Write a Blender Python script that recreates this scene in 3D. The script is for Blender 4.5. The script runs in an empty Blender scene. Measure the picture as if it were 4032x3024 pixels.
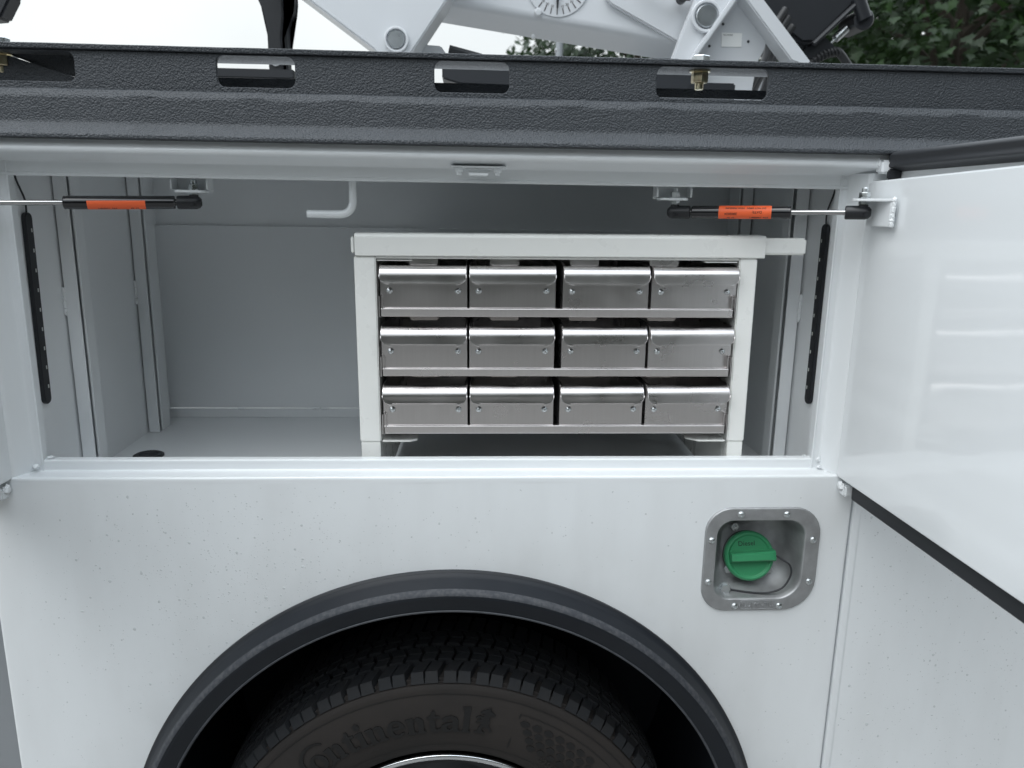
import bpy, bmesh, math, random
from mathutils import Vector, Matrix, noise
from math import radians as rad, sin, cos, pi
random.seed(7)
SC = bpy.context.scene
COL = SC.collection

# ------------------------------------------------------------------ camera
cam_d = bpy.data.cameras.new('camera')
cam = bpy.data.objects.new('camera', cam_d); COL.objects.link(cam)
_f = Vector((0.05444508, 0.97382153, -0.22069744))
_r = Vector((0.99851221, -0.05243067, 0.01497959))
_u = Vector((-0.00301614, 0.22118465, 0.97522728))
M = Matrix(((_r.x, _u.x, -_f.x, 0), (_r.y, _u.y, -_f.y, 0), (_r.z, _u.z, -_f.z, 0), (0, 0, 0, 1)))
cam.matrix_world = Matrix.Translation((0, -1.25, 1.5)) @ M
cam_d.sensor_width = 36; cam_d.lens = 27.05
cam_d.clip_start = .02; cam_d.clip_end = 800
cam_d.dof.use_dof = True; cam_d.dof.focus_distance = 1.3; cam_d.dof.aperture_fstop = 6
SC.camera = cam

# ------------------------------------------------------------------ sky, sun, exposure
SUN_EL, SUN_AZ = 60, 232          # degrees, azimuth clockwise from +Y
w = bpy.data.worlds.new('World'); SC.world = w; w.use_nodes = True
nt = w.node_tree; nd = nt.nodes; lk = nt.links
bg = nd['Background']
sky = nd.new('ShaderNodeTexSky'); sky.sky_type = 'NISHITA'; sky.sun_disc = False
sky.sun_elevation = rad(SUN_EL); sky.sun_rotation = rad(SUN_AZ)
sky.dust_density = 3; sky.altitude = 100
tc = nd.new('ShaderNodeTexCoord')
cn = nd.new('ShaderNodeTexNoise'); cn.inputs['Scale'].default_value = 2.2; cn.inputs['Detail'].default_value = 5
cr = nd.new('ShaderNodeValToRGB')
cr.color_ramp.elements[0].position = .3; cr.color_ramp.elements[0].color = (9.1, 9.75, 10.35, 1)
cr.color_ramp.elements[1].position = .7; cr.color_ramp.elements[1].color = (11.6, 12.2, 12.5, 1)
mx = nd.new('ShaderNodeMix'); mx.data_type = 'RGBA'; mx.inputs[0].default_value = .9
lk.new(tc.outputs['Generated'], cn.inputs['Vector']); lk.new(cn.outputs['Fac'], cr.inputs['Fac'])
lk.new(sky.outputs['Color'], mx.inputs[6]); lk.new(cr.outputs['Color'], mx.inputs[7])
# an overcast dome is brighter overhead than at the horizon, and creamier low down
sx = nd.new('ShaderNodeSeparateXYZ'); lk.new(tc.outputs['Generated'], sx.inputs[0])
ov = nd.new('ShaderNodeValToRGB'); ov.color_ramp.elements[0].position = 0; ov.color_ramp.elements[0].color = (.75, .73, .685, 1)
ov.color_ramp.elements[1].position = 1; ov.color_ramp.elements[1].color = (2.3, 2.36, 2.42, 1)
for ps_, c_ in ((.28, (.90, .89, .86, 1)), (.6, (1.65, 1.69, 1.72, 1))):
    e_ = ov.color_ramp.elements.new(ps_); e_.color = c_
ml = nd.new('ShaderNodeMix'); ml.data_type = 'RGBA'; ml.blend_type = 'MULTIPLY'; ml.inputs[0].default_value = 1
lk.new(sx.outputs['Z'], ov.inputs['Fac']); lk.new(mx.outputs[2], ml.inputs[6]); lk.new(ov.outputs['Color'], ml.inputs[7])
lk.new(ml.outputs[2], bg.inputs['Color']); bg.inputs['Strength'].default_value = .108

sd = bpy.data.lights.new('sun', 'SUN'); sd.energy = .9; sd.angle = rad(50); sd.color = (1, .96, .9)
sun = bpy.data.objects.new('sun', sd); COL.objects.link(sun)
_d = Vector((sin(rad(SUN_AZ)) * cos(rad(SUN_EL)), cos(rad(SUN_AZ)) * cos(rad(SUN_EL)), sin(rad(SUN_EL))))
sun.rotation_euler = _d.to_track_quat('Z', 'Y').to_euler(); sun.location = _d * 30
SC.view_settings.view_transform = 'Standard'; SC.view_settings.look = 'None'
SC.view_settings.exposure = .14; SC.view_settings.gamma = 1
SC.cycles.use_denoising = True
SC.cycles.max_bounces = 10; SC.cycles.diffuse_bounces = 6; SC.cycles.glossy_bounces = 4
SC.cycles.transmission_bounces = 4; SC.cycles.transparent_max_bounces = 4
SC.cycles.sample_clamp_indirect = 6

# ------------------------------------------------------------------ materials
def mat(name, col, rough=.5, metal=0, spec=.5, coat=0, coat_r=.05, bump=None, var=None, rvar=None, aniso=0):
    """bump=(scale,strength,distance[,detail]); var=(scale,amount,colour2); rvar=(scale,lo,hi)"""
    m = bpy.data.materials.new(name); m.use_nodes = True
    n = m.node_tree.nodes; l = m.node_tree.links; p = n['Principled BSDF']
    p.inputs['Base Color'].default_value = (*col, 1); p.inputs['Roughness'].default_value = rough
    p.inputs['Metallic'].default_value = metal; p.inputs['Specular IOR Level'].default_value = spec
    p.inputs['Coat Weight'].default_value = coat; p.inputs['Coat Roughness'].default_value = coat_r
    if aniso: p.inputs['Anisotropic'].default_value = aniso
    t = n.new('ShaderNodeTexCoord')
    def noi(scale, detail=4):
        q = n.new('ShaderNodeTexNoise'); q.inputs['Scale'].default_value = scale; q.inputs['Detail'].default_value = detail
        l.new(t.outputs['Object'], q.inputs['Vector']); return q
    if var:
        q = noi(var[0]); r = n.new('ShaderNodeMapRange'); r.inputs[1].default_value = .4; r.inputs[2].default_value = .7
        r.inputs[3].default_value = 0; r.inputs[4].default_value = var[1]
        mx = n.new('ShaderNodeMix'); mx.data_type = 'RGBA'
        mx.inputs[6].default_value = (*col, 1); mx.inputs[7].default_value = (*var[2], 1)
        l.new(q.outputs['Fac'], r.inputs[0]); l.new(r.outputs[0], mx.inputs[0]); l.new(mx.outputs[2], p.inputs['Base Color'])
    if rvar:
        q = noi(rvar[0]); r = n.new('ShaderNodeMapRange'); r.inputs[1].default_value = .3; r.inputs[2].default_value = .7
        r.inputs[3].default_value = rvar[1]; r.inputs[4].default_value = rvar[2]
        l.new(q.outputs['Fac'], r.inputs[0]); l.new(r.outputs[0], p.inputs['Roughness'])
    if bump:
        q = noi(bump[0], bump[3] if len(bump) > 3 else 2); b = n.new('ShaderNodeBump')
        b.inputs['Strength'].default_value = bump[1]; b.inputs['Distance'].default_value = bump[2]
        l.new(q.outputs['Fac'], b.inputs['Height']); l.new(b.outputs['Normal'], p.inputs['Normal'])
    return m

def paint_mat(name, col, dirt=(.56, .56, .53), amount=.25):
    """glossy truck paint: faint orange peel, faint dusty film, fine dirt specks"""
    m = mat(name, col, .32, coat=.35, coat_r=.08, bump=(60, .03, .001))
    n = m.node_tree.nodes; l = m.node_tree.links; p = n['Principled BSDF']
    t = n.new('ShaderNodeTexCoord')
    a = n.new('ShaderNodeTexNoise'); a.inputs['Scale'].default_value = 5; a.inputs['Detail'].default_value = 6
    mp = n.new('ShaderNodeMapping'); mp.inputs['Scale'].default_value = (2.2, 1, .6)
    l.new(t.outputs['Object'], mp.inputs['Vector']); l.new(mp.outputs[0], a.inputs['Vector'])
    r = n.new('ShaderNodeMapRange'); r.inputs[1].default_value = .45; r.inputs[2].default_value = .8
    r.inputs[3].default_value = 0; r.inputs[4].default_value = amount
    l.new(a.outputs['Fac'], r.inputs[0])
    v = n.new('ShaderNodeTexVoronoi'); v.inputs['Scale'].default_value = 110
    l.new(t.outputs['Object'], v.inputs['Vector'])
    sp = n.new('ShaderNodeMapRange'); sp.inputs[1].default_value = .03; sp.inputs[2].default_value = .09
    sp.inputs[3].default_value = 1; sp.inputs[4].default_value = 0
    l.new(v.outputs['Distance'], sp.inputs[0])
    g = n.new('ShaderNodeTexNoise'); g.inputs['Scale'].default_value = 9; g.inputs['Detail'].default_value = 3
    l.new(t.outputs['Object'], g.inputs['Vector'])
    gr = n.new('ShaderNodeMapRange'); gr.inputs[1].default_value = .48; gr.inputs[2].default_value = .68
    gr.inputs[3].default_value = 0; gr.inputs[4].default_value = .35
    l.new(g.outputs['Fac'], gr.inputs[0])
    dv = n.new('ShaderNodeVectorMath'); dv.operation = 'DISTANCE'; dv.inputs[1].default_value = (-.035, 0, .287)
    l.new(t.outputs['Object'], dv.inputs[0])
    fr = n.new('ShaderNodeMapRange'); fr.inputs[1].default_value = .59; fr.inputs[2].default_value = .74; fr.inputs[3].default_value = .30; fr.inputs[4].default_value = 0
    l.new(dv.outputs['Value'], fr.inputs[0])
    fn = n.new('ShaderNodeTexNoise'); fn.inputs['Scale'].default_value = 14; fn.inputs['Detail'].default_value = 6; l.new(t.outputs['Object'], fn.inputs['Vector'])
    fm = n.new('ShaderNodeMath'); fm.operation = 'MULTIPLY'; l.new(fr.outputs[0], fm.inputs[0]); l.new(fn.outputs['Fac'], fm.inputs[1])
    fa = n.new('ShaderNodeMath'); fa.operation = 'ADD'; l.new(r.outputs[0], fa.inputs[0]); l.new(fm.outputs[0], fa.inputs[1])
    mu = n.new('ShaderNodeMath'); mu.operation = 'MULTIPLY'; l.new(sp.outputs[0], mu.inputs[0]); l.new(gr.outputs[0], mu.inputs[1])
    ad = n.new('ShaderNodeMath'); ad.operation = 'ADD'; ad.use_clamp = True; l.new(fa.outputs[0], ad.inputs[0]); l.new(mu.outputs[0], ad.inputs[1])
    mx = n.new('ShaderNodeMix'); mx.data_type = 'RGBA'; mx.inputs[6].default_value = (*col, 1); mx.inputs[7].default_value = (*dirt, 1)
    l.new(ad.outputs[0], mx.inputs[0]); l.new(mx.outputs[2], p.inputs['Base Color'])
    return m

WHITE = (.76, .785, .80)
M_body = paint_mat('dusty_white_paint', WHITE, (.42, .42, .41), .16)
M_white = mat('white_paint', WHITE, .28, coat=.4, coat_r=.06, bump=(55, .04, .001), var=(4, .12, (.62, .64, .66)))
M_door = mat('door_paint', WHITE, .3, coat=1, coat_r=.05)
_n = M_door.node_tree.nodes; _l = M_door.node_tree.links
_t = _n.new('ShaderNodeTexCoord'); _m = _n.new('ShaderNodeMapping'); _m.inputs['Scale'].default_value = (1, .7, 13)
_q = _n.new('ShaderNodeTexNoise'); _q.inputs['Scale'].default_value = 1; _q.inputs['Detail'].default_value = 1
_b = _n.new('ShaderNodeBump'); _b.inputs['Strength'].default_value = .22; _b.inputs['Distance'].default_value = .01
_l.new(_t.outputs['Object'], _m.inputs['Vector']); _l.new(_m.outputs[0], _q.inputs['Vector']); _l.new(_q.outputs['Fac'], _b.inputs['Height'])
_l.new(_b.outputs['Normal'], _n['Principled BSDF'].inputs['Normal']); _l.new(_b.outputs['Normal'], _n['Principled BSDF'].inputs['Coat Normal'])
M_inner = mat('compartment_paint', (.77, .79, .805), .3, var=(5, .25, (.69, .705, .715)), coat=.3, coat_r=.12, bump=(40, .05, .001))
M_rack = mat('rack_powder_coat', (.82, .825, .80), .38, coat=.15, coat_r=.2, bump=(70, .05, .001), var=(14, .08, (.70, .72, .70)), rvar=(22, .2, .5))
M_crane = mat('crane_paint', (.60, .62, .645), .35, coat=.2)
M_black = mat('black_steel', (.018, .02, .024), .4)
M_gloss = mat('black_gloss_paint', (.006, .006, .008), .16, coat=.5)
M_plastic = mat('black_plastic', (.012, .013, .016), .42, bump=(300, .1, .0005))
M_rubber = mat('black_rubber', (.02, .022, .026), .55)
M_zinc = mat('zinc_plated_steel', (.62, .65, .66), .3, 1, rvar=(90, .2, .45))
M_pin = mat('machined_pin', (.50, .53, .55), .3, 1, var=(24, .6, (.36, .39, .42)), rvar=(16, .22, .4))
M_yzinc = mat('yellow_zinc_steel', (.6, .56, .4), .3, 1, var=(120, .7, (.45, .3, .2)))
M_chrome = mat('polished_rod', (.42, .42, .42), .16, 1)
M_rim = mat('polished_rim', (.72, .74, .76), .16, 1)
M_flare = mat('fender_rubber', (.006, .0085, .013), .5, spec=.35, bump=(160, .12, .001), var=(9, .5, (.013, .016, .021)))
M_scuff = mat('scuffed_rubber', (.03, .034, .042), .7, bump=(200, .3, .001), var=(130, .6, (.085, .087, .092)))
M_liprub = mat('worn_rubber_lip', (.06, .065, .075), .6, var=(60, .6, (.025, .03, .035)))
M_well = mat('wheel_well_liner', (.013, .017, .025), .6)
M_tread = mat('tread_rubber', (.0075, .009, .0115), .75, bump=(150, .25, .001), var=(20, .5, (.018, .017, .017)))
M_side = mat('dusty_sidewall', (.0215, .0175, .0155), .8, bump=(120, .15, .001), var=(9, .8, (.0125, .011, .0105)))
M_letter = mat('clean_black_rubber', (.0035, .0035, .004), .5)
M_alu = mat('cast_aluminium', (.46, .47, .48), .45, .9, bump=(420, .22, .0006), var=(45, .5, (.30, .30, .31)), rvar=(30, .48, .66))
M_green = mat('green_cap_plastic', (.035, .25, .11), .42, bump=(500, .06, .0004))
M_ink = mat('dark_print', (.012, .03, .02), .6)
M_blackink = mat('black_print', (.02, .012, .01), .7)
M_orange = mat('orange_sticker', (.85, .13, .035), .5)
M_label = mat('label_paper', (.80, .81, .80), .5)
M_hose = mat('hose_rubber', (.02, .021, .023), .5)
M_bark = mat('bark', (.06, .05, .04), .9, bump=(25, .6, .02))
M_dot = mat('led_lens', (.55, .57, .55), .3)

def bedliner():
    m = mat('sprayed_bedliner', (.032, .035, .041), .5, spec=.45)
    n = m.node_tree.nodes; l = m.node_tree.links; p = n['Principled BSDF']
    t = n.new('ShaderNodeTexCoord')
    a = n.new('ShaderNodeTexNoise'); a.inputs['Scale'].default_value = 380; a.inputs['Detail'].default_value = 3; a.inputs['Distortion'].default_value = .6
    v = n.new('ShaderNodeTexVoronoi'); v.inputs['Scale'].default_value = 400; v.feature = 'SMOOTH_F1'
    l.new(t.outputs['Object'], a.inputs['Vector']); l.new(t.outputs['Object'], v.inputs['Vector'])
    ad = n.new('ShaderNodeMath'); ad.operation = 'SUBTRACT'; l.new(a.outputs['Fac'], ad.inputs[0]); l.new(v.outputs['Distance'], ad.inputs[1])
    b = n.new('ShaderNodeBump'); b.inputs['Strength'].default_value = .75; b.inputs['Distance'].default_value = .0020
    l.new(ad.outputs[0], b.inputs['Height']); l.new(b.outputs['Normal'], p.inputs['Normal'])
    g = n.new('ShaderNodeTexNoise'); g.inputs['Scale'].default_value = 7; l.new(t.outputs['Object'], g.inputs['Vector'])
    mx = n.new('ShaderNodeMix'); mx.data_type = 'RGBA'; mx.inputs[6].default_value = (.037, .043, .050, 1); mx.inputs[7].default_value = (.055, .061, .070, 1)
    l.new(g.outputs['Fac'], mx.inputs[0]); l.new(mx.outputs[2], p.inputs['Base Color'])
    return m
M_liner = bedliner()

def steel(name, scale_vec, col=(.67, .645, .64), rough=.30):
    m = mat(name, col, rough, 1, aniso=.55)
    n = m.node_tree.nodes; l = m.node_tree.links; p = n['Principled BSDF']
    t = n.new('ShaderNodeTexCoord'); mp = n.new('ShaderNodeMapping'); mp.inputs['Scale'].default_value = scale_vec
    a = n.new('ShaderNodeTexNoise'); a.inputs['Scale'].default_value = 1; a.inputs['Detail'].default_value = 3
    l.new(t.outputs['Object'], mp.inputs['Vector']); l.new(mp.outputs[0], a.inputs['Vector'])
    s = n.new('ShaderNodeTexNoise'); s.inputs['Scale'].default_value = 16; s.inputs['Detail'].default_value = 2
    oi = n.new('ShaderNodeObjectInfo'); va = n.new('ShaderNodeVectorMath'); va.operation = 'ADD'
    l.new(t.outputs['Object'], va.inputs[0]); l.new(oi.outputs['Location'], va.inputs[1]); l.new(va.outputs[0], s.inputs['Vector'])
    r = n.new('ShaderNodeMapRange'); r.inputs[1].default_value = .35; r.inputs[2].default_value = .7; r.inputs[3].default_value = rough - .03; r.inputs[4].default_value = rough + .05
    l.new(s.outputs['Fac'], r.inputs[0]); l.new(r.outputs[0], p.inputs['Roughness'])
    mx = n.new('ShaderNodeMix'); mx.data_type = 'RGBA'; mx.inputs[6].default_value = (*[c * .95 for c in col], 1); mx.inputs[7].default_value = (*[min(1, c * 1.05) for c in col], 1)
    l.new(a.outputs['Fac'], mx.inputs[0]); l.new(mx.outputs[2], p.inputs['Base Color'])
    return m
M_steel = steel('brushed_stainless', (4, 200, 260))
M_steelv = steel('rolled_stainless', (260, 200, 4))

# ------------------------------------------------------------------ mesh helpers
def finish(bm, angle=32):
    bmesh.ops.recalc_face_normals(bm, faces=bm.faces[:])
    for f in bm.faces: f.smooth = True
    for e in bm.edges:
        if len(e.link_faces) == 2 and e.calc_face_angle(0) > rad(angle): e.smooth = False

def obj(name, bm, m, parent=None, loc=None, label=None, angle=32):
    finish(bm, angle)
    me = bpy.data.meshes.new(name); bm.to_mesh(me); bm.free()
    for q in (m if isinstance(m, (list, tuple)) else [m]): me.materials.append(q)
    o = bpy.data.objects.new(name, me); COL.objects.link(o)
    if parent: o.parent = parent
    if loc: o.location = loc
    if label: o['label'] = label
    if len(me.polygons) < 40000:
        wn = o.modifiers.new('normals', 'WEIGHTED_NORMAL'); wn.keep_sharp = True; wn.weight = 80
    return o

def thing(name, label, cat, loc=(0, 0, 0), group=None, rot=None):
    o = bpy.data.objects.new(name, None); COL.objects.link(o); o.empty_display_size = .05
    o.location = loc; o['label'] = label; o['category'] = cat
    if group: o['group'] = group
    if rot: o.rotation_euler = rot
    return o

def part(name, parent, label=None):
    o = bpy.data.objects.new(name, None); COL.objects.link(o); o.empty_display_size = .03
    o.parent = parent
    if label: o['label'] = label
    return o

def new(): return bmesh.new()

def box(bm, x0, x1, y0, y1, z0, z1, bev=0, seg=2, mi=0):
    b = new(); vs = [b.verts.new((x, y, z)) for x in (x0, x1) for y in (y0, y1) for z in (z0, z1)]
    for q in ((0, 1, 3, 2), (4, 6, 7, 5), (0, 4, 5, 1), (2, 3, 7, 6), (0, 2, 6, 4), (1, 5, 7, 3)):
        b.faces.new([vs[i] for i in q])
    bmesh.ops.recalc_face_normals(b, faces=b.faces[:])
    if bev: bmesh.ops.bevel(b, geom=b.edges[:], offset=bev, segments=seg, affect='EDGES', clamp_overlap=True)
    merge(bm, b, mi)

def merge(bm, b, mi=0, mtx=None):
    if mtx is not None: bmesh.ops.transform(b, matrix=mtx, verts=b.verts[:])
    b.verts.index_update()
    mp = [bm.verts.new(v.co) for v in b.verts]
    for f in b.faces:
        try:
            g = bm.faces.new([mp[v.index] for v in f.verts]); g.material_index = mi
        except ValueError: pass
    b.free()

def prism(bm, poly, y0, y1, bev=0, plane='XZ', mi=0, seg=2):
    """polygon extruded between two depths; plane gives the axes of the polygon"""
    b = new()
    def P(a, c, d): return {'XZ': (a, d, c), 'XY': (a, c, d), 'YZ': (d, a, c)}[plane]
    A = [b.verts.new(P(a, c, y0)) for a, c in poly]; B = [b.verts.new(P(a, c, y1)) for a, c in poly]
    b.faces.new(A); b.faces.new(B[::-1]); n = len(poly)
    for i in range(n): b.faces.new((A[i], B[i], B[(i + 1) % n], A[(i + 1) % n]))
    bmesh.ops.recalc_face_normals(b, faces=b.faces[:])
    if bev:
        bmesh.ops.bevel(b, geom=b.edges[:], offset=bev, segments=seg, affect='EDGES', clamp_overlap=True)
    merge(bm, b, mi)

def sweep(bm, prof, axis, a, b, mi=0, steps=1, closed=False):
    """open 2D profile extruded along an axis: axis 'X' -> prof=(y,z), 'Z' -> prof=(x,y)"""
    rows = []
    for s in range(steps + 1):
        t = a + (b - a) * s / steps
        rows.append([bm.verts.new((t, p, q) if axis == 'X' else ((p, q, t) if axis == 'Z' else (p, t, q))) for p, q in prof])
    n = len(prof)
    for s in range(steps):
        for i in range(n if closed else n - 1):
            j = (i + 1) % n
            f = bm.faces.new((rows[s][i], rows[s][j], rows[s + 1][j], rows[s + 1][i])); f.material_index = mi
    if closed:
        for r in (rows[0], rows[-1]):
            f = bm.faces.new(r); f.material_index = mi

def rounded(pts, r, seg=4):
    """round the inner corners of an open 2D polyline; r number or list"""
    out = [pts[0]]
    for i in range(1, len(pts) - 1):
        rr = r[i] if isinstance(r, (list, tuple)) else r
        p = Vector(pts[i]); a = Vector(pts[i - 1]) - p; c = Vector(pts[i + 1]) - p
        k = min(rr, a.length * .49, c.length * .49)
        if k <= 1e-6: out.append(tuple(p)); continue
        s = p + a.normalized() * k; e = p + c.normalized() * k
        for j in range(seg + 1):
            t = j / seg; out.append(tuple(s * (1 - t) ** 2 + p * 2 * t * (1 - t) + e * t * t))
    out.append(pts[-1]); return out

def frame_of(d):
    d = Vector(d).normalized(); u = Vector((0, 0, 1)) if abs(d.z) < .9 else Vector((1, 0, 0))
    x = d.cross(u).normalized(); y = d.cross(x).normalized(); return d, x, y

def lathe(bm, prof, base, axis, seg=24, mi=0, a0=0, a1=2 * pi, xdir=None):
    """prof=[(r,h)] along axis from base"""
    d, x, y = frame_of(axis)
    if xdir is not None:
        x = Vector(xdir).normalized(); y = d.cross(x).normalized()
    base = Vector(base); full = abs(a1 - a0 - 2 * pi) < 1e-6
    ns = seg if full else seg + 1
    rings = []
    for r, h in prof:
        if r < 1e-7: rings.append([bm.verts.new(base + d * h)]); continue
        rings.append([bm.verts.new(base + d * h + (x * cos(a0 + (a1 - a0) * k / seg) + y * sin(a0 + (a1 - a0) * k / seg)) * r) for k in range(ns)])
    for A, B in zip(rings, rings[1:]):
        for k in range(seg):
            k2 = (k + 1) % ns
            q = [A[k % len(A)], A[k2 % len(A)], B[k2 % len(B)], B[k % len(B)]]
            u = []
            for v in q:
                if v not in u: u.append(v)
            if len(u) > 2:
                try: f = bm.faces.new(u); f.material_index = mi
                except ValueError: pass

def cyl(bm, p0, p1, r, seg=20, bev=0, mi=0):
    p0 = Vector(p0); p1 = Vector(p1); L = (p1 - p0).length
    pr = [(0, 0), (r - bev, 0), (r, bev), (r, L - bev), (r - bev, L), (0, L)] if bev else [(0, 0), (r, 0), (r, L), (0, L)]
    lathe(bm, pr, p0, p1 - p0, seg, mi)

def hexnut(bm, base, axis, r, h, mi=0):
    lathe(bm, [(0, 0), (r * .93, 0), (r, h * .12), (r, h * .88), (r * .93, h), (0, h)], base, axis, 6, mi)

def tube(bm, pts, r, seg=12, mi=0, caps=True):
    pts = [Vector(p) for p in pts]; rings = []; x = None
    for i, p in enumerate(pts):
        d = (pts[min(i + 1, len(pts) - 1)] - pts[max(i - 1, 0)]).normalized()
        if x is None: _, x, _y = frame_of(d)
        x = (x - d * x.dot(d)).normalized(); y = d.cross(x)
        rr = r[i] if isinstance(r, (list, tuple)) else r
        rings.append([bm.verts.new(p + (x * cos(2 * pi * k / seg) + y * sin(2 * pi * k / seg)) * rr) for k in range(seg)])
    for A, B in zip(rings, rings[1:]):
        for k in range(seg):
            f = bm.faces.new((A[k], A[(k + 1) % seg], B[(k + 1) % seg], B[k])); f.material_index = mi
    if caps:
        bm.faces.new(rings[0]).material_index = mi; bm.faces.new(rings[-1][::-1]).material_index = mi

def spline(ps, n=8):
    ps = [Vector(p) for p in ps]; out = []
    q = [ps[0]] + ps + [ps[-1]]
    for i in range(1, len(q) - 2):
        a, b, c, d = q[i - 1:i + 3]
        for k in range(n):
            t = k / n
            out.append(.5 * (2 * b + (c - a) * t + (2 * a - 5 * b + 4 * c - d) * t * t + (3 * b - a - 3 * c + d) * t ** 3))
    out.append(ps[-1]); return out

def rrect(x0, x1, z0, z1, r, seg=6):
    rs = r if isinstance(r, (list, tuple)) else [r] * 4; out = []
    for (cx, cz, a), rr in zip(((x1, z1, 0), (x0, z1, 90), (x0, z0, 180), (x1, z0, 270)), rs):
        sx = -1 if cx == x1 else 1; sz = -1 if cz == z1 else 1
        for k in range(seg + 1):
            t = rad(a + 90 * k / seg); out.append((cx + sx * rr + rr * cos(t), cz + sz * rr + rr * sin(t)))
    return out

def weld(bm, p, r, stretch=(1, 1, 1), sd=0):
    b = new(); bmesh.ops.create_icosphere(b, subdivisions=3, radius=1)
    for v in b.verts:
        k = 1 + .35 * noise.noise(v.co * 1.7 + Vector((sd, sd * 2, 3)))
        v.co = Vector((v.co.x * stretch[0], v.co.y * stretch[1], v.co.z * stretch[2])) * r * k + Vector(p)
    merge(bm, b)

def text_bm(s, size, extrude=0, offset=0, align='CENTER', spacing=1):
    c = bpy.data.curves.new('text', 'FONT'); c.body = s; c.size = size; c.extrude = extrude; c.offset = offset
    c.align_x = align; c.align_y = 'CENTER'; c.space_character = spacing; c.resolution_u = 3
    o = bpy.data.objects.new('text', c); COL.objects.link(o)
    dg = bpy.context.evaluated_depsgraph_get(); me = o.evaluated_get(dg).to_mesh()
    b = new(); b.from_mesh(me); o.evaluated_get(dg).to_mesh_clear()
    bpy.data.objects.remove(o); bpy.data.curves.remove(c)
    return b

def poly_bm(outlines, depth):
    """flat filled outlines (even-odd holes) given a thickness"""
    c = bpy.data.curves.new('glyph', 'CURVE'); c.dimensions = '2D'; c.fill_mode = 'BOTH'; c.extrude = depth
    for pl in outlines:
        s = c.splines.new('POLY'); s.points.add(len(pl) - 1)
        for q, (x, y) in zip(s.points, pl): q.co = (x, y, 0, 1)
        s.use_cyclic_u = True
    o = bpy.data.objects.new('glyph', c); COL.objects.link(o)
    dg = bpy.context.evaluated_depsgraph_get(); me = o.evaluated_get(dg).to_mesh()
    b = new(); b.from_mesh(me); o.evaluated_get(dg).to_mesh_clear()
    bpy.data.objects.remove(o); bpy.data.curves.remove(c)
    return b

# ------------------------------------------------------------------ ground
bm = new(); box(bm, -150, 150, -150, 150, -.5, -.29)
g = obj('ground', bm, mat('asphalt', (.2, .195, .185), .85, bump=(40, .4, .01), var=(3, .5, (.12, .12, .125)))); g['kind'] = 'structure'

# ================================================================== the truck
truck = thing('service_truck', 'white service truck body with open side compartment and black wheel arch', 'truck', (0, .3, -.29))
def T(name, bm, m, parent=None, label=None, angle=32):
    o = obj(name, bm, m, None, None, label, angle)
    p = parent or truck; o.parent = p
    if p is truck: o.location = (0, -.3, .29)
    return o
def tpart(name, label=None):
    o = part(name, truck, label); o.location = (0, -.3, .29); return o

AX, AZ, AR = -.035, .287, .575            # wheel arch centre and cut radius
# side panel with the arch and the filler opening cut out, rolled edges at both ends
xl, xr, zt, zb = -.811, .6775, 1.043, .2
FX0, FX1, FZ0, FZ1 = .4155, .6245, .797, .9955
a0 = math.asin((zb - AZ) / AR)
ap = [(AX + AR * cos(a0 + (pi - 2 * a0) * k / 90), AZ + AR * sin(a0 + (pi - 2 * a0) * k / 90)) for k in range(91)]
bm = new()
b = poly_bm([[(xr - .012, zt), (xr - .012, zb)] + ap + [(xl + .012, zb), (xl + .012, zt)], rrect(.428, .612, .809, .984, .04, 6)], 0)
merge(bm, b, 0, Matrix(((1, 0, 0, 0), (0, 0, 1, 0), (0, 1, 0, 0), (0, 0, 0, 1))))
va = [bm.verts.new((x, 0, z)) for x, z in ap]; vi = [bm.verts.new((x, .03, z)) for x, z in ap]
for k in range(len(ap) - 1): bm.faces.new((va[k], va[k + 1], vi[k + 1], vi[k]))
sweep(bm, rounded([(xr - .012, 0), (xr, 0), (xr, .05)], .005), 'Z', zb, zt)
sweep(bm, rounded([(xl, .32), (xl, 0), (xl + .012, 0)], .006), 'Z', zb, zt)
T('side_panel', bm, M_body)
bm = new()
sill = rounded([(0, 1.043), (0, 1.0545), (.0385, 1.0535), (.0385, 1.0725), (.054, 1.0735), (.054, .99)], [0, .010, .004, .0035, .003, 0], 6)
sweep(bm, sill, 'X', xl + .012, xr - .012, steps=8)
for v in bm.verts:                          # hand-welded sheet is never dead straight
    v.co.z += .0006 * noise.noise(Vector((v.co.x * 6, v.co.y * 20, 0)))
T('door_sill', bm, M_white)
# jambs and header of the opening
def jamb(s, x_lip, x_out):
    bm = new()
    pr = rounded([(x_lip + s * .0005, .20), (x_lip + s * .0005, .054), (x_lip, .0535), (x_lip, .0372), (x_lip + s * .003, .0372), (x_lip + s * .0042, .0386), (x_lip + s * .015, .0386), (x_out, .001), (x_out + s * .03, .001)], [0, 0, .001, .0008, .0006, .0006, .004, .006, 0], 4)
    sweep(bm, pr[4:], 'Z', 1.0545, 1.566, steps=6)
    T('door_jamb', bm, M_white)
jamb(-1, -.7243, -.7555); jamb(1, .6123, .645)
bm = new()
hd = rounded([(.03, 1.612), (-.004, 1.602), (-.0165, 1.5800), (-.0125, 1.5740), (.0385, 1.5645), (.0385, 1.5475), (.0372, 1.5462), (.0368, 1.5415), (.054, 1.5415), (.054, 1.60)], [0, .006, .005, .004, .003, .0006, .0006, .0012, .003, 0], 5)
sweep(bm, hd, 'X', -1.25, .70, steps=10)
for v in bm.verts: v.co.z += .0007 * noise.noise(Vector((v.co.x * 5, 0, v.co.z * 9)))
T('door_header', bm, M_white)

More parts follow.
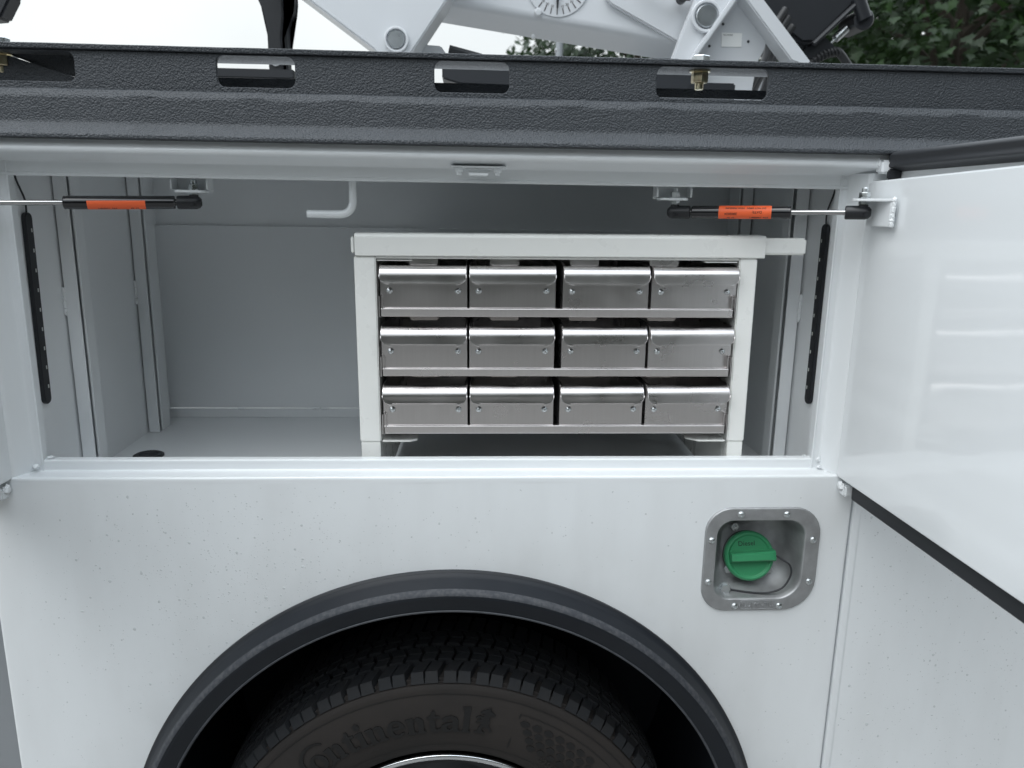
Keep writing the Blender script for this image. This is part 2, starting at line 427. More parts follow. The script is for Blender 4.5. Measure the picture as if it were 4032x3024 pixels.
# neighbouring panels
bm = new()
sweep(bm, rounded([(.6815, .06), (.6815, .004), (.696, .004), (.699, .0055), (1.9, .0055)], [0, .006, .002, .002, 0], 4), 'Z', .15, 1.59, steps=2)
T('rear_panel', bm, M_body)
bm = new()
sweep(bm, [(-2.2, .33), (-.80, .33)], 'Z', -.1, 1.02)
T('front_panel', bm, mat('shaded_panel_grey', (.26, .275, .29), .5))  # darker base colour stands in for shade on this recessed panel
bm = new()
sweep(bm, [(-2.2, .003), (-.80, .003), (-.79, .012)], 'Z', 1.06, 1.59)
T('upper_front_panel', bm, M_white)

# compartment interior
bm = new(); box(bm, -.745, .635, .05, .625, .98, .9913); T('compartment_floor', bm, M_inner)
bm = new(); box(bm, -.745, -.735, .0545, .636, .9913, 1.66); T('compartment_wall', bm, M_inner)
bm = new(); box(bm, .6245, .635, .0545, .636, .9913, 1.66); T('compartment_wall', bm, M_inner)
bm = new(); box(bm, -.735, .6245, .621, .625, 1.014, 1.453); T('back_wall', bm, M_inner)
bm = new(); box(bm, -.735, .6245, .631, .635, 1.44, 1.66); T('upper_back_wall', bm, M_inner)
bm = new(); box(bm, -.745, .635, .03, .64, 1.66, 1.664); T('compartment_roof', bm, M_inner)
bm = new(); box(bm, -.735, .6245, .615, .621, .9913, 1.0135, .001); T('baseboard', bm, M_inner)
def bead(p, r, st, sd, m, name='weld_bead'):
    bm = new(); weld(bm, p, r, st, sd); T(name, bm, m)
for x in (-.56, -.38, -.36): bead((x, .615, 1.0135), .006, (1.6, .6, .5), x * 9, M_inner)
x = -.70
while x < .55:
    bead((x, .622, 1.453), random.uniform(.0025, .004), (3.2, .6, .6), x * 31, M_inner); x += random.uniform(.02, .11)
for (xx, yy, zz) in ((-.733, .183, 1.345), (-.733, .4825, 1.33), (.6225, .172, 1.345)):
    for k in range(4): bead((xx, yy - .001, zz - k * .012), .006, (.6, .6, 1.3), k * 3 + xx, M_inner)
def upright(side, y0, y1, y2, y3):
    xw, xi = (-.735, -.708) if side < 0 else (.6245, .598)
    lo, hi = min(xw, xi), max(xw, xi)
    bm = new(); e = .0006
    gap = .0032
    box(bm, lo + (gap if side < 0 else 0), hi - (gap if side > 0 else 0), y0, y0 + .0025, .992, 1.655, .0008)   # face strip, a gap beside the wall
    box(bm, xi + side * .0225 - .001, xi + side * .0225 + .001, y0 + .003, y2 + .02, .992, 1.655)                  # recessed web
    sweep(bm, rounded([(xw - side * e, y3), (xi, y3), (xi, y2 + .001), (xi + side * .003, y2)], [0, .007, .001, 0], 5), 'Z', .992, 1.655)
    o = T('shelf_upright', bm, [M_inner])
    return o
upright(-1, .182, .186, .1975, .236); upright(-1, .4825, .487, .501, .552)
upright(1, .1725, .178, .196, .236); upright(1, .463, .468, .482, .530)
bm = new()
lathe(bm, [(.030, 0), (.030, .003), (.026, .005), (.020, .004), (.018, .001), (0, .001)], (-.664, .308, .9915), (0, 0, 1), 32)
T('floor_grommet', bm, M_rubber)

# LED strips
def led(side):
    xw = -.7345 if side < 0 else .624
    ya, yb = (.0885, .0815) if side < 0 else (.0915, .0905)
    root = tpart('led_strip')
    bm = new()
    n = 24; z0, z1 = 1.161, 1.484
    for s in range(1):
        pts = rrect(-.0105, .0105, z0, z1, .0095, 5)
        b = new(); prism(b, pts, 0, .007, .0015, 'YZ')
        for v in b.verts:
            t = (v.co.z - z0) / (z1 - z0); v.co.y += yb + (ya - yb) * t
            v.co.x = xw - side * v.co.x
        merge(bm, b)
    o = T('led_housing', bm, M_plastic, root)
    for k in range(9):
        bm = new(); z = z0 + .03 + k * .033; t = (z - z0) / (z1 - z0); y = yb + (ya - yb) * t + .004
        a = xw - side * .0071
        box(bm, min(a, a - side * .0006), max(a, a - side * .0006), y - .0014, y + .0014, z - .003, z + .003)
        T('led_lens', bm, M_dot, root)
    bm = new()
    tube(bm, spline([(xw - side * .004, ya, 1.483), (xw - side * .006, ya - .004, 1.505), (xw - side * .004, ya - .018, 1.535), (xw - side * .002, ya - .026, 1.57)]), .0016, 8)
    T('led_wire', bm, M_rubber, root)
led(-1); led(1)

# hook
bm = new()
HY, HX, HXE = .066, -.1935, -.2690
tube(bm, [(HX, HY, 1.60), (HX, HY, 1.51)] + [(HX - .0215 * (1 - cos(t)), HY, 1.510 - .0215 * sin(t)) for t in [rad(a) for a in range(10, 91, 10)]] + [(HXE, HY, 1.4885)], .0065, 16)
T('bent_hook', bm, M_white)

# latch striker under the header
st = tpart('latch_striker')
bm = new()
prism(bm, rrect(-.031, .056, 1.5635, 1.5665, .0012, 2), .003, .028, .0006)
T('striker_plate', bm, M_white, st)
bm = new()
tg = rounded([(-.008, 1.564), (-.004, 1.5575), (.029, 1.5572), (.033, 1.564)], [0, .004, .004, 0])
sweep(bm, tg, 'Y', .003, .027, steps=1)
prism(bm, rrect(-.003, .028, 1.5515, 1.5565, .002, 3), .004, .02, .0008)
T('striker_tongue', bm, M_white, st)
for x in (-.0185, .0425):
    bm = new(); hexnut(bm, (x, .014, 1.5634), (0, 0, -1), .0072, .006); cyl(bm, (x, .014, 1.558), (x, .014, 1.5525), .0038, 12, .0005)
    T('bolt', bm, M_white, st)

# ------------------------------------------------------------------ black cap rail
rail = tpart('cap_rail')
slots = [(-.77, -.5925, 1.677, 1.7212), (-.386, -.2665, 1.675, 1.7212), (-.0575, .0605, 1.6745, 1.7212), (.2885, .469, 1.6735, 1.7212)]
X0, X1 = -1.35, 2.0
y_f = .013
c = bpy.data.curves.new('plate', 'CURVE'); c.dimensions = '2D'; c.fill_mode = 'BOTH'; c.extrude = .0028; c.bevel_depth = .0012; c.bevel_resolution = 2
for pl in [[(X0, 1.667), (X1, 1.667), (X1, 1.7222), (X0, 1.7222)]] + [rrect(a, b_, za, zb_ + .0012, .013, 6) for a, b_, za, zb_ in slots]:
    sp_ = c.splines.new('POLY'); sp_.points.add(len(pl) - 1)
    for q, (px, pz) in zip(sp_.points, pl): q.co = (px, pz, 0, 1)
    sp_.use_cyclic_u = True
o = bpy.data.objects.new('plate', c); COL.objects.link(o)
dg = bpy.context.evaluated_depsgraph_get(); me = o.evaluated_get(dg).to_mesh(); b = new(); b.from_mesh(me); o.evaluated_get(dg).to_mesh_clear()
bpy.data.objects.remove(o); bpy.data.curves.remove(c)
bm = new(); merge(bm, b, 0, Matrix(((1, 0, 0, 0), (0, 0, 1, y_f + .004), (0, 1, 0, 0), (0, 0, 0, 1))))
bend = [(y_f + .0062, 1.7226), (y_f + .0075, 1.7237), (.06, 1.7237), (.06, 1.7226)]
sweep(bm, bend, 'X', X0, X1, steps=60, closed=True)
T('slotted_face', bm, M_liner, rail, angle=50)
bm = new()
lo = rounded([(y_f + .002, 1.669), (-.004, 1.6655), (-.010, 1.655), (-.011, 1.618), (-.027, 1.600), (-.027, 1.5945), (.008, 1.5935), (.03, 1.615)], [0, .002, .003, .004, .002, .0015, .001, 0], 4)
sweep(bm, lo, 'X', X0, X1, steps=500)
for v in bm.verts:
    k = .0004 * noise.noise(Vector((v.co.x * 30, v.co.z * 40, 1)))
    v.co.z += k; v.co.y += .0005 * noise.noise(Vector((v.co.x * 40, v.co.z * 30, 5)))
    if 1.655 < v.co.z < 1.668:             # lumpy weld patches along the ledge
        for c in (-.49, -.33, -.19, .155, .29, .62, .78):
            q_ = 1 / (1 + math.exp(min(40, (abs(v.co.x - c) - .022) / .003))); v.co.z += .0007 * q_; v.co.y -= .0009 * q_
T('lower_face', bm, M_liner, rail, angle=50)
bm = new()
tb = rounded([(.1, 1.7238), (y_f - .005, 1.7238), (y_f - .006, 1.7315), (.1, 1.7315)], [0, .0015, .002, 0], 4)
sweep(bm, tb, 'X', X0, X1, steps=120)
for v in bm.verts: v.co.z += .0004 * noise.noise(Vector((v.co.x * 60, 0, v.co.z * 90)))
T('top_flange', bm, M_liner, rail)
bm = new()
sweep(bm, [(.098, 1.6875), (.098, 1.702), (.103, 1.7025), (.103, 1.6875)], 'X', -.60, X1, steps=40, closed=True)
T('inner_flange', bm, M_liner, rail)
bm = new()
prism(bm, [(-.86, 1.715), (-.705, 1.7185), (-.60, 1.6865), (-.585, 1.669), (-.86, 1.669)], .045, .05)
prism(bm, [(-.71, 1.7220), (-.59, 1.7220), (-.59, 1.712), (-.61, 1.709), (-.60, 1.688), (-.645, 1.6985)], .052, .058)
T('gusset', bm, M_liner, rail)
def rail_bolt(x):
    r = tpart('rail_bolt')
    bm = new(); lathe(bm, [(0, 0), (.0165, 0), (.0165, .0022), (0, .0022)], (x, .05, 1.7316), (0, 0, 1), 24)
    hexnut(bm, (x, .05, 1.7338), (0, 0, 1), .0145, .011); T('bolt_head', bm, M_zinc, r)
    bm = new(); lathe(bm, [(0, 0), (.0165, 0), (.0165, .002), (0, .002)], (x, .05, 1.7222), (0, 0, -1), 24)
    hexnut(bm, (x, .05, 1.7202), (0, 0, -1), .0138, .0165); cyl(bm, (x, .05, 1.704), (x, .05, 1.6935), .0068, 14, .001)
    T('nut', bm, M_yzinc, r)
rail_bolt(.3676); rail_bolt(-.719)

# ------------------------------------------------------------------ fender flare, wheel well, wheel
bm = new()
fl = rounded([(.594, .004), (.594, -.004), (.587, -.012), (.5745, -.044), (.566, -.0475), (.538, -.0405), (.5345, -.0355), (.540, .03)], [0, .003, .004, .006, .003, .003, .003, 0], 4)
lathe(bm, [(r, -y) for r, y in fl], (AX, 0, AZ), (0, -1, 0), 120, a0=rad(-12), a1=rad(192), xdir=(1, 0, 0))
T('fender_flare', bm, M_flare)
bm = new(); lathe(bm, [(.5785, .0385), (.5758, .0435), (.5722, .0466), (.5690, .0474)], (AX, 0, AZ), (0, -1, 0), 120, a0=rad(-12), a1=rad(192), xdir=(1, 0, 0))
T('flare_ridge', bm, M_scuff)
bm = new(); lathe(bm, [(.5395, .0400), (.5380, .0420), (.5355, .0410), (.5338, .0365), (.5345, .030)], (AX, 0, AZ), (0, -1, 0), 120, a0=rad(-12), a1=rad(192), xdir=(1, 0, 0))
T('flare_lip', bm, M_liprub)
bm = new(); lathe(bm, [(.5955, .000), (.5955, .0045), (.5925, .0062), (.5915, .006)], (AX, 0, AZ), (0, -1, 0), 120, a0=rad(-12), a1=rad(192), xdir=(1, 0, 0))
T('flare_edge_trim', bm, M_black)
bm = new()
lathe(bm, [(.56, .02), (.575, .62), (0, .62)], (AX, 0, AZ), (0, 1, 0), 64)
T('wheel_well', bm, M_well)

WX, WZ = -.048, .187
wheel = tpart('wheel')
def pol(r, a, y): return Vector((WX + r * sin(a), y, WZ + r * cos(a)))
bm = new()
sw = rounded([(.301, .052), (.303, .034), (.322, .022), (.350, .0135), (.385, .010), (.42, .0125), (.447, .018), (.4535, .022), (.4545, .03), (.462, .03), (.462, .235), (.44, .27), (.33, .27)], [0, .003, .006, .01, .01, .01, .003, .002, .001, .001, .004, .01, 0], 3)
lathe(bm, sw, (WX, 0, WZ), (0, 1, 0), 160)
T('tyre_carcass', bm, [M_side], wheel)
# tread blocks
NB = 48
bm = new()
def block(a0, a1, y0, y1, r0, r1, skew=0, sh=False):
    b = []
    for (a, y) in ((a0, y0), (a1, y0), (a1 + skew, y1), (a0 + skew, y1)):
        b.append((a, y))
    lo_ = [bm.verts.new(pol(r0, a, y)) for a, y in b]
    if sh:
        e = (a1 - a0) * .06
        mid = [bm.verts.new(pol(.4565, b[0][0], .0225)), bm.verts.new(pol(.4565, b[1][0], .0225))]
        hi = [bm.verts.new(pol(r1 - .006, b[0][0] + e, y0 + .004)), bm.verts.new(pol(r1 - .006, b[1][0] - e, y0 + .004)), bm.verts.new(pol(r1 + .001, b[2][0] - e, y1)), bm.verts.new(pol(r1 + .001, b[3][0] + e, y1))]
        top2 = [bm.verts.new(pol(r1, b[0][0] + e, y0 + .010)), bm.verts.new(pol(r1, b[1][0] - e, y0 + .010))]
        bm.faces.new((mid[0], mid[1], hi[1], hi[0])); bm.faces.new((hi[0], hi[1], top2[1], top2[0])); bm.faces.new((top2[0], top2[1], hi[2], hi[3]))
        bm.faces.new((lo_[2], lo_[3], hi[3], hi[2]))
        bm.faces.new((mid[0], hi[0], top2[0], hi[3], lo_[3], lo_[0])); bm.faces.new((mid[1], lo_[1], lo_[2], hi[2], top2[1], hi[1]))
    else:
        e = (a1 - a0) * .05; f = .0015
        hi = [bm.verts.new(pol(r1, b[0][0] + e, y0 + f)), bm.verts.new(pol(r1, b[1][0] - e, y0 + f)), bm.verts.new(pol(r1, b[2][0] - e, y1 - f)), bm.verts.new(pol(r1, b[3][0] + e, y1 - f))]
        bm.faces.new(hi)
        for i in range(4): bm.faces.new((lo_[i], lo_[(i + 1) % 4], hi[(i + 1) % 4], hi[i]))
pitch = 2 * pi / NB
for k in range(NB):
    a = k * pitch
    if not (-1.5 < math.atan2(sin(a), cos(a)) < 1.5): continue
    for h in (0, 1):                                      # two half blocks per shoulder pitch, thin sipe between
        s0 = a + pitch * (.0 + .435 * h)
        block(s0, s0 + pitch * .415, .0245, .067, .456, .474, pitch * .20, True)
        s0 = a + pitch * (.30 + .50 * h)
        block(s0, s0 + pitch * .45, .0705, .092, .456, .4765, pitch * .08)
        block(s0 + pitch * .10, s0 + pitch * .53, .0925, .116, .456, .477, pitch * -.10)
        s0 = a + pitch * (.05 + .5 * h)
        block(s0, s0 + pitch * .44, .122, .145, .456, .4775, pitch * .10)
        block(s0 + pitch * .12, s0 + pitch * .56, .1455, .170, .456, .4775, pitch * -.10)
        s0 = a + pitch * (.3 + .5 * h)
        block(s0, s0 + pitch * .43, .176, .235, .456, .474, pitch * .15)
T('tread', bm, M_tread, wheel, angle=20)
# rim
bm = new()
lathe(bm, rounded([(.294, .06), (.294, .036), (.3005, .031), (.3005, .0245), (.2935, .0225), (.288, .026), (.286, .05)], [0, .002, .002, .002, .002, .003, 0], 4), (WX, 0, WZ), (0, 1, 0), 160)
T('rim', bm, M_rim, wheel)
bm = new()
lathe(bm, [(.2861, .045), (.281, .10), (.25, .16), (.17, .17), (.1, .13), (0, .13)], (WX, 0, WZ), (0, 1, 0), 64)
T('wheel_disc', bm, M_black, wheel)
# lettering: heavy serif glyphs (unit: ascender height 1)
def ell(cx, cy, rx, ry, a0, a1, n=14): return [(cx + rx * cos(rad(a0 + (a1 - a0) * k / n)), cy + ry * sin(rad(a0 + (a1 - a0) * k / n))) for k in range(n + 1)]
G = {
 'n': ([[(0, 0), (.31, 0), (.31, .07), (.25, .09), (.25, .44), (.28, .50), (.33, .53), (.38, .50), (.39, .42), (.39, .09), (.34, .07), (.34, 0), (.65, 0), (.65, .07), (.58, .09), (.58, .45), (.54, .57), (.44, .63), (.34, .61), (.25, .53), (.24, .63), (0, .60), (0, .53), (.06, .51), (.06, .09), (0, .07)]], .69),
 'i': ([[(0, 0), (.31, 0), (.31, .07), (.25, .09), (.25, .63), (0, .60), (0, .53), (.06, .51), (.06, .09), (0, .07)], ell(.15, .84, .105, .105, 0, 345)], .35),
 'l': ([[(0, 0), (.31, 0), (.31, .07), (.25, .09), (.25, 1.0), (0, .97), (0, .90), (.06, .88), (.06, .09), (0, .07)]], .35),
 't': ([[(.08, .54), (0, .54), (0, .59), (.12, .66), (.19, .82), (.27, .82), (.27, .63), (.41, .63), (.41, .54), (.27, .54), (.27, .17), (.31, .11), (.37, .12), (.43, .16), (.43, .07), (.33, -.01), (.2, -.01), (.11, .04), (.08, .14)]], .45),
 'o': ([ell(.31, .31, .31, .325, 0, 345, 23), ell(.31, .31, .12, .25, 0, 345, 23)], .66),
 'e': ([ell(.30, .31, .30, .325, -28, -360, 26) + [(.2, .30)] + ell(.34, .25, .15, .16, 165, 320, 10), ell(.31, .40, .11, .17, 0, 180, 10)], .64),
 'a': ([[(.64, 0), (.64, .07), (.57, .09), (.57, .45), (.51, .58), (.34, .635), (.14, .60), (.04, .5), (.05, .41), (.2, .41), (.23, .5), (.31, .55), (.38, .48), (.38, .385), (.2, .35), (.05, .28), (.01, .16), (.06, .04), (.18, -.01), (.31, .02), (.40, .09), (.42, 0)], [(.38, .32), (.38, .16), (.30, .09), (.22, .12), (.2, .2), (.26, .28)]], .68),
 'C': ([ell(.62, .45, .62, .60, 48, 312, 26) + ell(.68, .45, .54, .53, 312, 48, 26)], .26),
 'horse': ([[(.02, .0), (.42, .02), (.40, .07), (.30, .09), (.26, .2), (.34, .28), (.46, .24), (.55, .1), (.62, .1), (.56, .24), (.47, .36), (.50, .5), (.44, .62), (.50, .74), (.62, .72), (.60, .80), (.50, .86), (.44, .93), (.42, 1.02), (.38, .96), (.30, .92), (.20, .86), (.14, .80), (.18, .75), (.28, .78), (.26, .66), (.12, .68), (.02, .60), (.08, .58), (.16, .62), (.22, .56), (.1, .5), (.04, .4), (.1, .42), (.2, .48), (.24, .36), (.16, .22), (.14, .1), (.06, .06)]], .6),
}
bm = new()
H = .0545; base_r = .3625
x = 0; items = []
for ch in 'Continental':
    items.append((ch, x)); x += G[ch][1]
horse_x = x + .06
total = x
A0, A1 = rad(-42.2), rad(8.1)
sc_a = (A1 - A0) / total
def on_tyre(b, fx, lift=.0009, mi=0):
    b.verts.index_update()
    mp = []
    for v in b.verts:
        r, a = fx(v.co.x, v.co.y)
        y = .0098 + .0135 * (abs(r - .386) / .05) ** 2 * .28
        mp.append(bm.verts.new(pol(r, a, y - lift + v.co.z)))
    for f in b.faces:
        try: bm.faces.new([mp[v.index] for v in f.verts]).material_index = mi
        except ValueError: pass
    b.free()
for ch, xo in items:
    b = poly_bm(G[ch][0], .0006)
    on_tyre(b, lambda px, py: (base_r + py * H, A0 + (px + xo) * sc_a))
b = poly_bm(G['horse'][0], .0006); on_tyre(b, lambda px, py: (base_r + .002 + py * H, A0 + (px + horse_x) * sc_a))
b = poly_bm([[(-.2, 0), (12, 0), (12, .018), (-.2, .018)]], .0004)
T('brand_lettering', bm, M_letter, wheel)
bm = new()
b = text_bm('225/70R19.5', .017, .0004); on_tyre(b, lambda px, py: (.3455 + py, rad(38.5) + px / .3455))
T('size_marking', bm, M_side, wheel)
bm = new()
def arc_line(r, wd, y, aa, ab):
    n = 60
    P = [[bm.verts.new(pol(rr, aa + (ab - aa) * k / n, y)) for k in range(n + 1)] for rr in (r, r + wd)]
    for k in range(n): bm.faces.new((P[0][k], P[0][k + 1], P[1][k + 1], P[1][k]))
arc_line(.4385, .0016, .0140, -1.6, 1.6); arc_line(.4195, .0015, .0115, rad(20), rad(75)); arc_line(.330, .0012, .0175, -1.6, 1.6)
P = [bm.verts.new(pol(r, a, .0118)) for r, a in ((.345, rad(20)), (.345, rad(20.4)), (.420, rad(20.4)), (.420, rad(20)))]; bm.faces.new(P)
T('moulded_line', bm, M_letter, wheel)

bm = new()
for row in range(4):                                    # chequered wear panel moulded beside the logo
    for k in range(7):
        a = rad(20.8) + (k * .062 + row * .028); r = .404 - row * .0145
        hx = [(r + .0062 * sy, a + sx) for sx, sy in ((0, 0), (.014, 1), (.038, .9), (.050, 0), (.036, -1), (.012, -.9))]
        b = poly_bm([[(q[1] * 10, q[0] * 10) for q in hx]], .0003)
        on_tyre(b, lambda px, py: (py / 10, px / 10), .0003)
T('sidewall_pattern', bm, M_letter, wheel)

# ------------------------------------------------------------------ fuel filler
ff = tpart('fuel_filler')
def fz_shift(p): return p
bm = new()
N = 4 * 9
out = rrect(FX0, FX1, FZ0, FZ1, [.050, .046, .046, .060], 8)
inn = rrect(.4385, .5955, .8215, .9705, [.030, .028, .030, .042], 8)
def ring(pts, y): return [bm.verts.new((x, y, z)) for x, z in pts]
def lerp(A, B, t): return [(a[0] + (b[0] - a[0]) * t, a[1] + (b[1] - a[1]) * t) for a, b in zip(A, B)]
cen = (.512, .886)
circ = []
for (x, z) in inn:
    d = Vector((x - cen[0], z - cen[1])).normalized(); circ.append((cen[0] + d.x * .054, cen[1] + d.y * .054))
shr = lambda k: lerp(inn, [cen] * len(inn), k)
rings = [ring(out, .001), ring(lerp(out, inn, .04), -.0035), ring(lerp(out, inn, .10), -.0045), ring(lerp(out, inn, .88), -.0045), ring(lerp(out, inn, .96), -.0030), ring(inn, .001)]
depth = lambda z: .058 - .22 * (z - .886) * 0
for k, y in ((.03, .014), (.06, .026), (.10, .036), (.17, .044)):
    rings.append(ring(shr(k), y))
for t, y in ((.4, .052), (.75, .056), (1, .058)):
    rings.append([bm.verts.new((x, y, z)) for x, z in lerp(shr(.17), circ, t)])
# the bowl's floor leans so the cap points slightly upward
for rr in rings[6:]:
    for v in rr:
        v.co.y += max(0, (v.co.y - .01)) * ((v.co.z - .886) * 5.5 + (v.co.x - .512) * 3.0)
for A, B in zip(rings, rings[1:]):
    for k in range(len(A)):
        bm.faces.new((A[k], A[(k + 1) % len(A)], B[(k + 1) % len(A)], B[k]))
bm.faces.new(rings[-1])
T('filler_dish', bm, M_alu, ff, angle=50)
for (x, z) in ((.4765, .9836), (.5588, .983), (.4274, .9349), (.6109, .9346), (.4269, .8546), (.6112, .8536), (.4786, .8071), (.5604, .8066)):
    bm = new()
    lathe(bm, [(.0062, 0), (.0060, .0018), (.0042, .0034), (.0024, .0038), (.0018, .0018), (0, .0018)], (x, -.0045, z), (0, -1, 0), 18)
    T('button_screw', bm, M_zinc, ff)
for (x, z, y) in ((.4765, .858, .0405), (.4905, .9335, .060), (.5585, .852, .049)):
    bm = new(); hexnut(bm, (x, y, z), (0, -1, .15), .0075, .005); cyl(bm, (x, y - .005, z + .0008), (x, y - .0085, z + .0013), .0038, 12, .0006)
    T('flange_nut', bm, M_zinc, ff)
bm = new(); lathe(bm, [(0, 0), (.0115, 0), (.0115, .002), (0, .002)], (.467, .0225, .829), (0, -1, .1), 20); hexnut(bm, (.467, .0205, .829), (0, -1, .1), .0092, .007)
T('tether_bolt', bm, M_zinc, ff)
bm = new()
b = text_bm('ALUMA-FILL', .0125, .0012, 0, spacing=1.0); merge(bm, b, 0, Matrix.Translation((.5192, -.0052, .8097)) @ Matrix.Rotation(pi / 2, 4, 'X'))
tube(bm, [(x, -.0046, z) for x, z in rrect(.4885, .5535, .8015, .8175, .0035, 3)] + [(.5535, -.0046, .81)], .0006, 6, caps=False)
T('embossed_lettering', bm, M_alu, ff)
# cap
cap = tpart('fuel_cap', None)
tilt = Vector((-.05, -1, .30)).normalized()
cb = Vector((.5135, .052, .8815))
d, cxv, czv = tilt, None, None
cxv = Vector((1, 0, 0)); cxv = (cxv - d * cxv.dot(d)).normalized(); czv = cxv.cross(d).normalized()
if czv.z < 0: czv = -czv
bm = new()
lathe(bm, [(.030, 0), (.044, .001), (.045, .004), (.045, .010), (.0435, .0105)], cb, d, 48, 1)
lathe(bm, rounded([(.0435, .010), (.0455, .012), (.0455, .021), (.0415, .025), (.0385, .0245), (.037, .0215), (0, .0215)], [0, .001, .002, .003, .001, .002, 0], 4), cb, d, 48, 0)
T('cap_body', bm, [M_green, M_plastic], cap)
def cap_m(h): 
    m = Matrix(((cxv.x, czv.x, d.x, 0), (cxv.y, czv.y, d.y, 0), (cxv.z, czv.z, d.z, 0), (0, 0, 0, 1)))
    return Matrix.Translation(cb + d * h) @ m
bm = new(); b = new()
sec = [(-.0385, .021, .0085), (-.036, .036, .0078), (-.030, .0395, .0075), (.030, .0395, .0085), (.040, .039, .0095), (.0445, .036, .0095), (.0455, .020, .0095)]
rows = []
for (px, h, hw) in sec:
    rows.append([b.verts.new(q) for q in ((px, -hw - .0015, .0195), (px, -hw, h - .003), (px, -hw * .7, h), (px, hw * .7, h), (px, hw, h - .003), (px, hw + .0015, .0195))])
for A, B in zip(rows, rows[1:]):
    for k in range(5): b.faces.new((A[k], A[k + 1], B[k + 1], B[k]))
b.faces.new(rows[0]); b.faces.new(rows[-1][::-1])
merge(bm, b, 0, cap_m(0) @ Matrix.Rotation(rad(3), 4, 'Z'))
T('cap_grip', bm, M_green, cap)
bm = new(); b = text_bm('Diesel', .0125, .0002); merge(bm, b, 0, cap_m(.0218) @ Matrix.Translation((-.005, .0225, 0)) @ Matrix.Rotation(rad(3), 4, 'Z'))
T('cap_lettering', bm, M_ink, cap)
bm = new()
tube(bm, spline([(.552, .020, .897), (.566, .012, .889), (.579, .008, .880), (.582, .006, .862), (.570, .006, .838), (.548, .006, .828), (.525, .009, .8255), (.497, .015, .826), (.469, .0205, .829)]), .0017, 8)
T('cap_tether', bm, M_rubber)

# ------------------------------------------------------------------ doors
def weld_line(bm, a, b, r, n):
    a = Vector(a); b = Vector(b)
    for k in range(n): weld(bm, a.lerp(b, k / (n - 1)), r * random.uniform(.8, 1.15), (1, 1, 1), k * 2.3 + a.x)
def make_door(side, hx, ang):
    """leaf drawn closed-to-open in local axes: +u runs away from the hinge, +w is outward face"""
    root = tpart('compartment_door')
    def W(u, w_, z):                                     # open at about a right angle, toward the viewer
        c, s = cos(rad(ang)), sin(rad(ang))
        return Vector((hx + side * (u * s + w_ * c), -u * c + w_ * s, z))
    def place(bm):
        for v in bm.verts: v.co = W(v.co.x, v.co.y, v.co.z)
        return bm
    L = .655
    bm = new(); box(bm, -.004, L - .03, .0, .034, 1.0515, 1.553, .0025)
    for v in bm.verts:
        if v.co.z > 1.4: v.co.z += .026 * max(0, v.co.x) * .9
        v.co.z += .0005 * noise.noise(Vector((v.co.x * 6, 0, v.co.z * 3)))
        if v.co.y < .004: v.co.y += .0012 * noise.noise(Vector((v.co.x * 2, 3, v.co.z * 11)))
    T('inner_pan', place(bm), M_door, root)
    bm = new(); box(bm, .012, L, .036, .044, 1.012, 1.599, .002)
    T('outer_skin', place(bm), M_white, root)
    bm = new()
    sweep(bm, rounded([(.0355, 1.5965), (.018, 1.598), (.012, 1.592), (.016, 1.584), (.013, 1.575), (.0355, 1.568)], [0, .004, .004, .004, .004, 0], 4), 'X', .022, L - .01, steps=4)
    T('rubber_seal', place(bm), M_rubber, root)
    bm = new()
    sweep(bm, rounded([(.0355, 1.0175), (.018, 1.018), (.014, 1.0215), (.014, 1.046), (.0355, 1.0505)], [0, .003, .003, .003, 0], 4), 'X', .030, L - .01, steps=4)
    T('rubber_seal', place(bm), M_rubber, root)
    bm = new(); box(bm, .020, .028, .014, .0355, 1.5555, 1.572, .002)
    T('seal_corner', place(bm), M_rubber, root)
    for z in (1.575, 1.032):
        bm = new(); box(bm, .003, .024, .004, .034, z - .0105, z + .0105, .0035, 3)
        weld(bm, (.010, .004, z + .006), .008, (1, .6, 1), z)
        T('hinge_knuckle', place(bm), M_white, root)
    return root, W, place
rd, W, place = make_door(1, .6435, 1.6)
# bracket on the right door
bk = tpart('strut_bracket')
bm = new(); box(bm, .597, .6375, -.0455, -.0345, 1.5212, 1.5252); 
bm.free(); bm = new()
prism(bm, [(.6385, -.014), (.6385, -.088), (.6335, -.088), (.607, -.056)] + [(.6155 + .017 * cos(rad(a)), -.040 + .017 * sin(rad(a))) for a in range(230, 90, -20)] + [(.625, -.016)], 1.5212, 1.5252, .0008, 'XY')
box(bm, .6345, .6385, -.088, -.0185, 1.483, 1.5208, .0008)
weld_line(bm, (.638, -.0892, 1.485), (.638, -.0892, 1.524), .0031, 22)
T('bracket_plate', bm, M_white, bk)
def stud(parent, x, y, zp, up=.0165, nutr=.0082):
    bm = new()
    hexnut(bm, (x, y, zp + .0008), (0, 0, 1), nutr, .0085); cyl(bm, (x, y, zp + .009), (x, y, zp + up), .0052, 14, .0012)
    lathe(bm, [(0, 0), (.0095, 0), (.0095, .0012), (0, .0012)], (x, y, zp), (0, 0, 1), 20)
    hexnut(bm, (x, y, zp - .0042), (0, 0, -1), nutr * .95, .005); cyl(bm, (x, y, zp - .008), (x, y, zp - .020), .0042, 12)
    T('ball_stud', bm, M_zinc, parent)
stud(bk, .6165, -.040, 1.5257)
ld, W2, place2 = make_door(-1, -.7575, 3.5)

